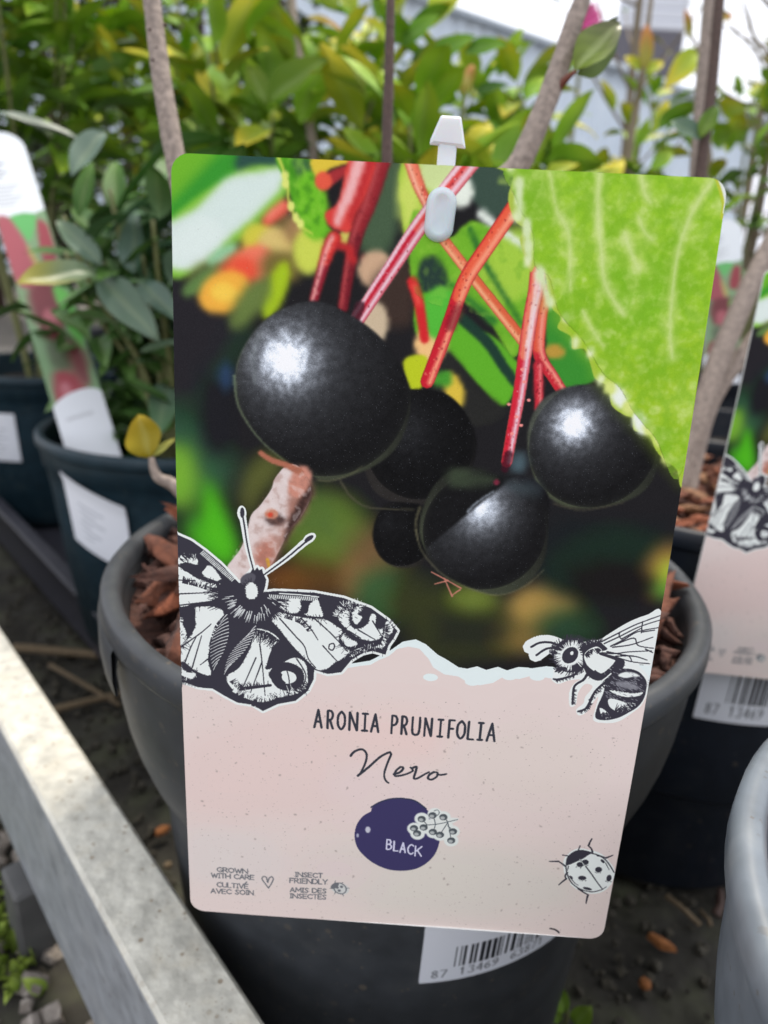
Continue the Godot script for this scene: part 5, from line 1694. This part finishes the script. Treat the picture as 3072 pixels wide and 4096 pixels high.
	b.append(shrub("evergreen_shrub", back_pots[3], "low sparse evergreen in the back row right of the tie", "leafy shrubs behind the berry label", fan(back_pots[3], 0.15, 0.27, 0.15, 9, 8), 200, Vector2(0.032, 0.052), look, 16, 1.3, 0.25))
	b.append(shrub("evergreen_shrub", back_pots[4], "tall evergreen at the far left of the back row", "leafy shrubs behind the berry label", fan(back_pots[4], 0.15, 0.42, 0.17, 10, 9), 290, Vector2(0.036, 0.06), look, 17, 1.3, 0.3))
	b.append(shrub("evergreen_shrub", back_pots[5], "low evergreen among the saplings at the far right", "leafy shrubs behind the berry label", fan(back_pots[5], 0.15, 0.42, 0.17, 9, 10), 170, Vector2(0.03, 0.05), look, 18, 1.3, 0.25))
	# leaves that stand out of the mass
	add_leaf(b[0], Vector3(-0.1096,0.3970,-0.3686), Vector3(-0.0674,0.4300,-0.3591), Vector3(-0.3, 0.5, 1.0), leaf(0.46, 0.28, 0.12, Color(0.09, 0.16, 0.015), Color(0.12, 0.19, 0.02)), M.leaf)
	add_leaf(b[0], Vector3(-0.1114,0.3960,-0.3683), Vector3(-0.1280,0.4271,-0.3793), Vector3(0.4, 0.2, 1.0), leaf(0.42, 0.28, 0.12, Color(0.09, 0.15, 0.015), Color(0.12, 0.18, 0.02)), M.leaf)
	add_leaf(b[0], Vector3(-0.1574,0.4446,-0.4279), Vector3(-0.1316,0.4752,-0.4282), Vector3(-0.4, 0.4, 1.0), leaf(0.40, 0.25, 0.12, Color(0.12, 0.18, 0.02), Color(0.16, 0.22, 0.02)), M.leaf)
	add_leaf(b[0], Vector3(-0.1607,0.4184,-0.4187), Vector3(-0.1501,0.4303,-0.4123), Vector3(0, 0.3, 1.0), leaf(0.7, 0.1, 0.1, Color(0.34, 0.33, 0.03), Color(0.44, 0.36, 0.03)), M.leaf)
	add_leaf(b[0], Vector3(-0.0514,0.4393,-0.4260), Vector3(-0.0454,0.4150,-0.4069), Vector3(0, 0.3, 1.0), leaf(0.5, 0.2, 0.2, Color(0.17, 0.21, 0.03), Color(0.20, 0.24, 0.03)), M.leaf)
	add_leaf(b[2], Vector3(-0.1040,0.4873,-0.5067), Vector3(-0.0663,0.4869,-0.4854), Vector3(0, 0.9, 0.5), leaf(0.3, 0.2, 0.3, Color(0.30, 0.24, 0.04), Color(0.46, 0.24, 0.05)), M.leaf)
	for q in [[Vector3(-0.0162,0.4637,-0.4771), Vector3(0.0127,0.4915,-0.4657), mid], [Vector3(0.0077,0.4531,-0.4734), Vector3(0.0432,0.4767,-0.4605), mid], [Vector3(0.0378,0.4627,-0.4768), Vector3(0.0702,0.4705,-0.4583), mid], [Vector3(-0.0059,0.4513,-0.4728), Vector3(-0.0008,0.4608,-0.4549), deep], [Vector3(0.0415,0.4334,-0.4876), Vector3(0.0460,0.4656,-0.4990), rust], [Vector3(0.0158,0.4238,-0.4842), Vector3(0.0241,0.4440,-0.4702), gold], [Vector3(0.0415,0.4334,-0.4876), Vector3(0.0318,0.4483,-0.4929), rust], [Vector3(0.0501,0.4359,-0.4885), Vector3(0.0750,0.4428,-0.4697), deep], [Vector3(-0.0161,0.4099,-0.4581), Vector3(-0.0024,0.4212,-0.4409), mid], [Vector3(0.0619,0.4572,-0.4960), Vector3(0.0669,0.4637,-0.4983), gold], [Vector3(0.0940,0.4322,-0.4872), Vector3(0.1121,0.4579,-0.4963), lime], [Vector3(0.0740,0.4022,-0.4766), Vector3(0.0622,0.4160,-0.4815), mid], [Vector3(0.0917,0.3991,-0.4755), Vector3(0.0890,0.4257,-0.4849), mid]]:
		add_leaf(b[3], q[0], q[1], Vector3(-0.2, 0.4, 1.0), q[2][0], M.leaf)
	for q in [[Vector3(0.0037,0.3631,-0.4415), Vector3(0.0043,0.4230,-0.4627), Vector3(-0.0063,0.4563,-0.4745)], [Vector3(0.0392,0.3632,-0.4628), Vector3(0.0406,0.4127,-0.4803), Vector3(0.0418,0.4355,-0.4884)], [Vector3(0.0891,0.3701,-0.4652), Vector3(0.0917,0.3991,-0.4755), Vector3(0.0919,0.4321,-0.4871)]]:
		piece("stem", shifted_tube(curve(q, 10), taper(10, 0.0022, 0.0012), 7, 0.0, 3, b[3].position), M.green_stem, b[3])
	# a bare stem standing among the leaves
	var bs := thing("bare_sapling", back_pots[2], "thin tan stem among the leaves between the two front stems", "sapling")
	piece("stem", shifted_tube(curve([back_pots[2] + Vector3(-0.04, 0.15, 0.05), Vector3(-0.0819,0.3409,-0.4655), Vector3(-0.0848,0.3742,-0.4454), Vector3(-0.0968,0.4314,-0.4657), Vector3(-0.1078,0.4727,-0.4803), Vector3(-0.1159,0.5361,-0.5028)], 30), taper(30, 0.0045, 0.0038), 9, 0.05, 7, bs.position), M.twig, bs)
	# the shrub in the near-black pot
	var r := thing("aronia_shrub", R1 + Vector3(0, 0.185, 0), "thick tan branches and dark twig rising from the near-black pot at right", "shrub")
	piece("stem", shifted_tube(curve([Vector3(0.1387,0.1922,-0.1264), Vector3(0.1480,0.2179,-0.1408), Vector3(0.1599,0.2494,-0.1572), Vector3(0.1764,0.2870,-0.1759), Vector3(0.1947,0.3231,-0.1940), Vector3(0.2103,0.3745,-0.2122)], 30), taper(30, 0.0062, 0.0048), 10, 0.05, 8, r.position), M.twig, r)
	piece("stem", shifted_tube(curve([Vector3(0.1440,0.1889,-0.1252), Vector3(0.1595,0.2287,-0.1552), Vector3(0.1774,0.2552,-0.1699), Vector3(0.1987,0.2801,-0.1840), Vector3(0.2255,0.3123,-0.2008)], 24), taper(24, 0.0050, 0.0038), 10, 0.05, 9, r.position), M.twig, r)
	piece("stem", shifted_tube(curve([Vector3(0.1381,0.1965,-0.1385), Vector3(0.1449,0.2828,-0.1744), Vector3(0.1485,0.3478,-0.1974), Vector3(0.1515,0.3854,-0.2107), Vector3(0.1532,0.4328,-0.2275), Vector3(0.1550,0.4828,-0.2452)], 30), taper(30, 0.0034, 0.0026), 9, 0.04, 10, r.position), M.dark_twig, r)
	piece("stem", shifted_tube(curve([Vector3(0.1490,0.1914,-0.1579), Vector3(0.1602,0.3227,-0.2256), Vector3(0.1610,0.3691,-0.2421), Vector3(0.1613,0.4045,-0.2546), Vector3(0.1625,0.4455,-0.2691), Vector3(0.1623,0.5000,-0.2884)], 30), taper(30, 0.0042, 0.0036), 9, 0.04, 12, r.position), M.twig, r)
	add_leaf(r, Vector3(0.1462,0.3626,-0.1995), Vector3(0.1294,0.3720,-0.2007), Vector3(0.2, 0.6, 1.0), leaf(0.62, 0.2, 0.15, Color(0.10, 0.16, 0.11), Color(0.12, 0.18, 0.12)), M.leaf)
	add_leaf(r, Vector3(0.1451,0.3623,-0.1972), Vector3(0.1534,0.3809,-0.2038), Vector3(-0.5, 0.2, 1.0), leaf(0.40, 0.35, 0.1, Color(0.10, 0.17, 0.02), Color(0.08, 0.15, 0.02)), M.leaf)
	# young saplings with a few coloured leaves on the right, out of focus
	var y1 := thing("young_sapling", Vector3(0.21, 0, -0.47), "olive sapling with an upright orange-tipped leaf left of the dark twig", "sapling")
	piece("stem", shifted_tube(curve([Vector3(0.20, 0.0, -0.47), Vector3(0.2128,0.3394,-0.5392), Vector3(0.2115,0.3999,-0.5606), Vector3(0.2171,0.4491,-0.5780), Vector3(0.2146,0.4788,-0.5673), Vector3(0.2194,0.5559,-0.5946)], 24), taper(24, 0.0055, 0.0022), 8, 0.08, 13, y1.position), M.far_twig, y1)
	for q in [[Vector3(0.2152,0.4765,-0.5665), Vector3(0.2122,0.5196,-0.5606), rust, 0.5], [Vector3(0.2159,0.4766,-0.5666), Vector3(0.1968,0.4947,-0.5730), gold, 0.3], [Vector3(0.2171,0.4766,-0.5666), Vector3(0.2378,0.4913,-0.5718), gold, 0.3], [Vector3(0.2135,0.4109,-0.5433), Vector3(0.2180,0.4322,-0.5296), lime, 0.5], [Vector3(0.2273,0.3890,-0.5356), Vector3(0.2523,0.4119,-0.5436), lime, 0.3]]:
		add_leaf(y1, q[0], q[1], Vector3(0, 0.3, 1.0), q[2][0], M.leaf)
	var y2 := thing("young_sapling", Vector3(0.33, 0, -0.52), "thin sapling with narrow orange leaves just left of the dark twig's top", "sapling")
	piece("stem", shifted_tube(curve([Vector3(0.31, 0.0, -0.53), Vector3(0.3285,0.3496,-0.6277), Vector3(0.3071,0.4688,-0.6487), Vector3(0.2984,0.5226,-0.6677), Vector3(0.2894,0.5386,-0.6734)], 20), taper(20, 0.005, 0.0012), 8, 0.08, 14, y2.position), M.far_twig, y2)
	for q in [[Vector3(0.2883,0.5347,-0.6720), Vector3(0.2778,0.5595,-0.6596), rust], [Vector3(0.2984,0.5226,-0.6677), Vector3(0.2630,0.4856,-0.6334), gold], [Vector3(0.3238,0.5594,-0.7020), Vector3(0.3477,0.5737,-0.7070), rust]]:
		add_leaf(y2, q[0], q[1], Vector3(0, 0.3, 1.0), q[2][0], M.leaf)
	# grey twiggy saplings further back
	var g := RandomNumberGenerator.new()
	g.seed = 900
	var at := [[Vector3(0.4764,0.3350,-0.8559), "grey bare sapling right of the dark twig"], [Vector3(0.5774,0.3428,-1.0178), "grey bare sapling at the right edge, in front of the shed"], [Vector3(0.3452,0.3706,-1.0807), "grey bare sapling behind the half-open leaf"], [Vector3(0.6949,0.3543,-1.3932), "faint bare sapling seen between the dark twig and the right edge"], [Vector3(0.4738,0.3334,-0.7493), "bare sapling half cut off by the right edge"]]
	for k in at.size():
		var base: Vector3 = at[k][0]
		base.y = 0.0
		var sp := thing("bare_sapling", base, at[k][1], "sapling", "bare saplings in the right background")
		var h := 0.95 + 0.25 * k / 4.0
		var pth := curve([Vector3.ZERO, Vector3(0.01, h * 0.35, 0), Vector3(-0.01, h * 0.7, 0.01), Vector3(0.012, h, 0)], 20)
		piece("trunk", tube(pth, taper(20, 0.009, 0.003), 8, 0.08, 20 + k), M.far_twig, sp)
		for i in 26:
			var f: Vector3 = pth[g.randi_range(7, 19)]
			var a := g.randf() * TAU
			var e := f + Vector3(cos(a), g.randf_range(0.3, 1.2), sin(a)) * g.randf_range(0.05, 0.16)
			piece("branch", tube(curve([f, f.lerp(e, 0.5) + Vector3(0, -0.01, 0), e], 6), taper(6, 0.0026, 0.001), 6, 0.05, i), M.far_twig, sp)
			if g.randf() < 0.6: piece("leaf", ([mid, rust, deep, blue][g.randi() % 4] as Array)[g.randi() % 3], M.leaf, sp, leaf_at(e, e + Vector3(cos(a), 0.6, sin(a)) * 0.035, Vector3(0, 1, 0.3)))
	# a pink blossom in the background
	var pf := thing("pink_flower", Vector3(0.3029,0.7211,-1.3109), "bright pink blossom, blurred, behind the right-hand stem", "flower")
	var petal := leaf(0.8, 0.2, 0.3, Color(0.62, 0.10, 0.30), Color(0.70, 0.16, 0.38))
	for i in 14:
		var a := TAU * i / 14.0 * 2.6
		var d := Vector3(cos(a), sin(a) * 0.9, 0.3 + 0.4 * (i % 3)).normalized()
		piece("petal", petal, M.leaf, pf, leaf_at(Vector3.ZERO, d * 0.038, Vector3(0, 0.4, 1)))
	piece("stalk", tube(curve([Vector3(0, 0, -0.005), Vector3(0.01, -0.2, -0.02), Vector3(-0.02, -pf.position.y, 0)], 14), taper(14, 0.003, 0.006), 7, 0.0, 2), M.green_stem, pf)

func shifted_tube(p: Array, radii: Array, seg: int, wob: float, seed_: int, from: Vector3) -> ArrayMesh:
	var q := []
	for v in p: q.append(v - from)
	return tube(q, radii, seg, wob, seed_)

# stems spreading from a pot's middle, relative to its foot
func fan(_at: Vector3, soil: float, h: float, wide: float, n: int, seed_: int) -> Array:
	var g := RandomNumberGenerator.new()
	g.seed = seed_
	var o := []
	for i in n:
		var a := TAU * i / n + g.randf_range(-0.4, 0.4)
		var w := wide * g.randf_range(0.25, 1.0)
		var hh := h * g.randf_range(0.7, 1.05)
		var d := Vector3(cos(a), 0, sin(a))
		o.append([Vector3(0, soil - 0.01, 0) + d * 0.012, Vector3(0, soil + hh * 0.4, 0) + d * w * 0.35, Vector3(0, soil + hh * 0.75, 0) + d * w * 0.8, Vector3(0, soil + hh, 0) + d * w])
	return o

func litter() -> void:
	var wood := tri_mat(noise_tex(0.05, Color(0.46, 0.28, 0.14), Color(0.66, 0.42, 0.22), 71), 25.0, 0.85)
	var straw := tri_mat(noise_tex(0.05, Color(0.34, 0.29, 0.22), Color(0.50, 0.43, 0.33), 72), 25.0, 0.9)
	for q in [
		[Vector3(0.1258,0.0030,-0.0310), Vector3(0.1389,0.0030,-0.0235), 0.0042, wood, "orange-brown wood chip on the dark soil right of the berry label", "wood chip"],
		[Vector3(0.1152,0.0030,-0.0076), Vector3(0.1208,0.0030,-0.0051), 0.0036, wood, "small tan wood chip on the soil near the lower edge", "wood chip"],
		[Vector3(0.1442,0.0020,-0.0541), Vector3(0.1549,0.0020,-0.0384), 0.0016, straw, "dry brown stick on the soil above the orange-brown chip", "stick"],
		[Vector3(0.1598,0.0020,-0.0388), Vector3(0.1583,0.0020,-0.0470), 0.0012, straw, "short dry straw beside the brown stick", "stick"],
		[Vector3(0.1647,0.0020,-0.0446), Vector3(0.1736,0.0020,-0.0598), 0.0024, M.dark_twig, "reddish-brown leaf stalk on the soil near the pale pot", "stick"],
		[Vector3(-0.2805,0.0030,-0.2469), Vector3(-0.1834,0.0030,-0.2397), 0.0035, straw, "long dry stalk on the ground between tray and rail, farther one", "stick"],
		[Vector3(-0.2219,0.0030,-0.1706), Vector3(-0.1760,0.0030,-0.1981), 0.0030, straw, "dry stalk on the ground between tray and rail, nearer one", "stick"],
		[Vector3(-0.2444,0.0030,-0.2261), Vector3(-0.1774,0.0030,-0.1833), 0.0018, straw, "thin dry stalk crossing between the two thicker ones", "stick"],
		[Vector3(-0.1195,0.0030,-0.0731), Vector3(-0.1113,0.0030,-0.0808), 0.0034, wood, "orange wood chip in the shade between rail and main pot", "wood chip"],
		[Vector3(-0.1079,0.0030,-0.0528), Vector3(-0.1039,0.0030,-0.0562), 0.0030, straw, "small tan chip in the shade beside the main pot's foot", "wood chip"],
	]:
		var a: Vector3 = q[0]
		var b: Vector3 = q[1]
		var o: MeshInstance3D
		if q[5] == "wood chip":
			o = piece("wood_chip", chip(Vector3(a.distance_to(b), q[2] * 0.8, q[2] * 1.5), int(a.x * 5000)), q[3])
			o.position = (a + b) * 0.5
			o.rotation.y = -atan2(b.z - a.z, b.x - a.x)
		else:
			o = piece("dry_stick", tube(curve([a, a.lerp(b, 0.4) + Vector3(0, 0.002, 0.002), b], 10), taper(10, q[2], q[2] * 0.7), 7, 0.12, 3), q[3])
		tag(o, q[4], q[5], "loose bits on the soil")
	var f := Vector3(0.0779,0.0000,0.0129)
	var s := thing("seedling", f, "small bright green weed seedling at the main pot's foot, right side", "seedling")
	var lm := [leaf(0.36, 0.2, 0.1, Color(0.13, 0.22, 0.03), Color(0.16, 0.26, 0.03)), leaf(0.62, 0.1, 0.15, Color(0.15, 0.25, 0.03), Color(0.20, 0.30, 0.04))]
	piece("stem", tube(curve([Vector3.ZERO, Vector3(0.001, 0.006, 0), Vector3(0, 0.012, 0)], 6), taper(6, 0.0009, 0.0006), 6), M.green_stem, s)
	for q in [[Vector3(0.0743,0.0205,0.0214), Vector3(0.0673,0.0370,0.0219), 0], [Vector3(0.0730,0.0147,0.0213), Vector3(0.0671,0.0262,0.0215), 0], [Vector3(0.0782,0.0154,0.0221), Vector3(0.0824,0.0274,0.0243), 1], [Vector3(0.0752,0.0135,0.0218), Vector3(0.0707,0.0163,0.0292), 0]]:
		add_leaf(s, q[0], q[1], Vector3(0, 0.8, 0.6), lm[q[2]], M.leaf)
	var w := thing("seedling", Vector3(0.1879,0.0000,-0.1091), "tiny green seedling beside the foot of the near-black pot", "seedling")
	for i in 5:
		var a := TAU * i / 5.0
		piece("leaf", lm[1], M.leaf, w, leaf_at(Vector3(0, 0.002, 0), Vector3(cos(a) * 0.010, 0.007, sin(a) * 0.010), Vector3.UP))

func backdrop() -> void:
	# greenhouse of pale corrugated sheets whose roof edge slopes down to the right
	var p1 := Vector3(0.1499,2.3851,-6.8861)
	var p2 := Vector3(1.2885,2.1084,-6.7882)
	var slope := (p2.y - p1.y) / (p2.x - p1.x)
	var z := p1.z
	var gh := thing("greenhouse", Vector3(p1.x, 0, z), "pale grey-blue greenhouse of corrugated sheets with a sloping roof edge", "greenhouse")
	var sheet_m := tri_mat(noise_tex(0.01, Color(0.76, 0.81, 0.86), Color(0.84, 0.88, 0.92), 81), 0.8, 0.5)
	var x := -6.0
	while x < 3.0:
		var rws := [PackedVector3Array(), PackedVector3Array()]
		for j in 33:
			var xx := x + 0.5 * j / 32.0
			var top := (p1.y + slope * xx)
			rws[0].append(Vector3(xx, top, 0.012 * sin(j * TAU / 8.0)))
			rws[1].append(Vector3(xx, 0.0, 0.012 * sin(j * TAU / 8.0)))
		if rws[0][16].y > 0.4: piece("wall_sheet", done(sheet(rws)), sheet_m, gh)
		x += 0.5
	var rb := slab(Vector3(9.4 * sqrt(1.0 + slope * slope), 0.05, 0.16), 0.01)
	piece("roof_edge", rb, mat(Color(0.72, 0.76, 0.80), 0.5), gh, Transform3D(Basis(Vector3(0, 0, 1), atan(slope)), Vector3(-1.5, p1.y + slope * -1.5 - 0.03, 0.02)))
	# board-clad shed at the right
	var s0 := Vector3(2.3116,3.1979,-9.2956)
	var s1 := Vector3(3.0952,2.6158,-9.0895)
	var sh := thing("shed", Vector3((s0.x + s1.x) / 2.0, 0, s0.z), "white board-clad shed with a dark base in the right background", "shed")
	var wide := s1.x - s0.x
	var yb := (Vector3(2.6667,2.9301,-9.2008)).y
	var white := mat(Color(0.82, 0.83, 0.86), 0.6)
	var i := 0
	while i < 14:
		piece("board", slab(Vector3(wide, 0.10, 0.05), 0.012), white, sh, Transform3D(Basis(Vector3(1, 0, 0), 0.12), Vector3(0, yb + 0.05 + i * 0.104, 0)))
		i += 1
	piece("base", slab(Vector3(wide, yb, 0.2), 0.01), mat(Color(0.37, 0.36, 0.39), 0.7), sh, Transform3D(Basis(), Vector3(0, yb * 0.5, -0.08)))
	# a dark evergreen hedge at the left
	var g := RandomNumberGenerator.new()
	g.seed = 55
	var hd := thing("hedge", Vector3(-1.6, 0, -2.9), "dark hedge far behind the leafy shrubs at the upper left", "hedge")
	for k in 9: piece("stem", tube(curve([Vector3(-1.3 + k * 0.3, 0, 0), Vector3(-1.28 + k * 0.3, 0.7, 0.05), Vector3(-1.33 + k * 0.3, 1.6, 0)], 10), taper(10, 0.03, 0.012), 7, 0.1, k), M.dark_twig, hd)
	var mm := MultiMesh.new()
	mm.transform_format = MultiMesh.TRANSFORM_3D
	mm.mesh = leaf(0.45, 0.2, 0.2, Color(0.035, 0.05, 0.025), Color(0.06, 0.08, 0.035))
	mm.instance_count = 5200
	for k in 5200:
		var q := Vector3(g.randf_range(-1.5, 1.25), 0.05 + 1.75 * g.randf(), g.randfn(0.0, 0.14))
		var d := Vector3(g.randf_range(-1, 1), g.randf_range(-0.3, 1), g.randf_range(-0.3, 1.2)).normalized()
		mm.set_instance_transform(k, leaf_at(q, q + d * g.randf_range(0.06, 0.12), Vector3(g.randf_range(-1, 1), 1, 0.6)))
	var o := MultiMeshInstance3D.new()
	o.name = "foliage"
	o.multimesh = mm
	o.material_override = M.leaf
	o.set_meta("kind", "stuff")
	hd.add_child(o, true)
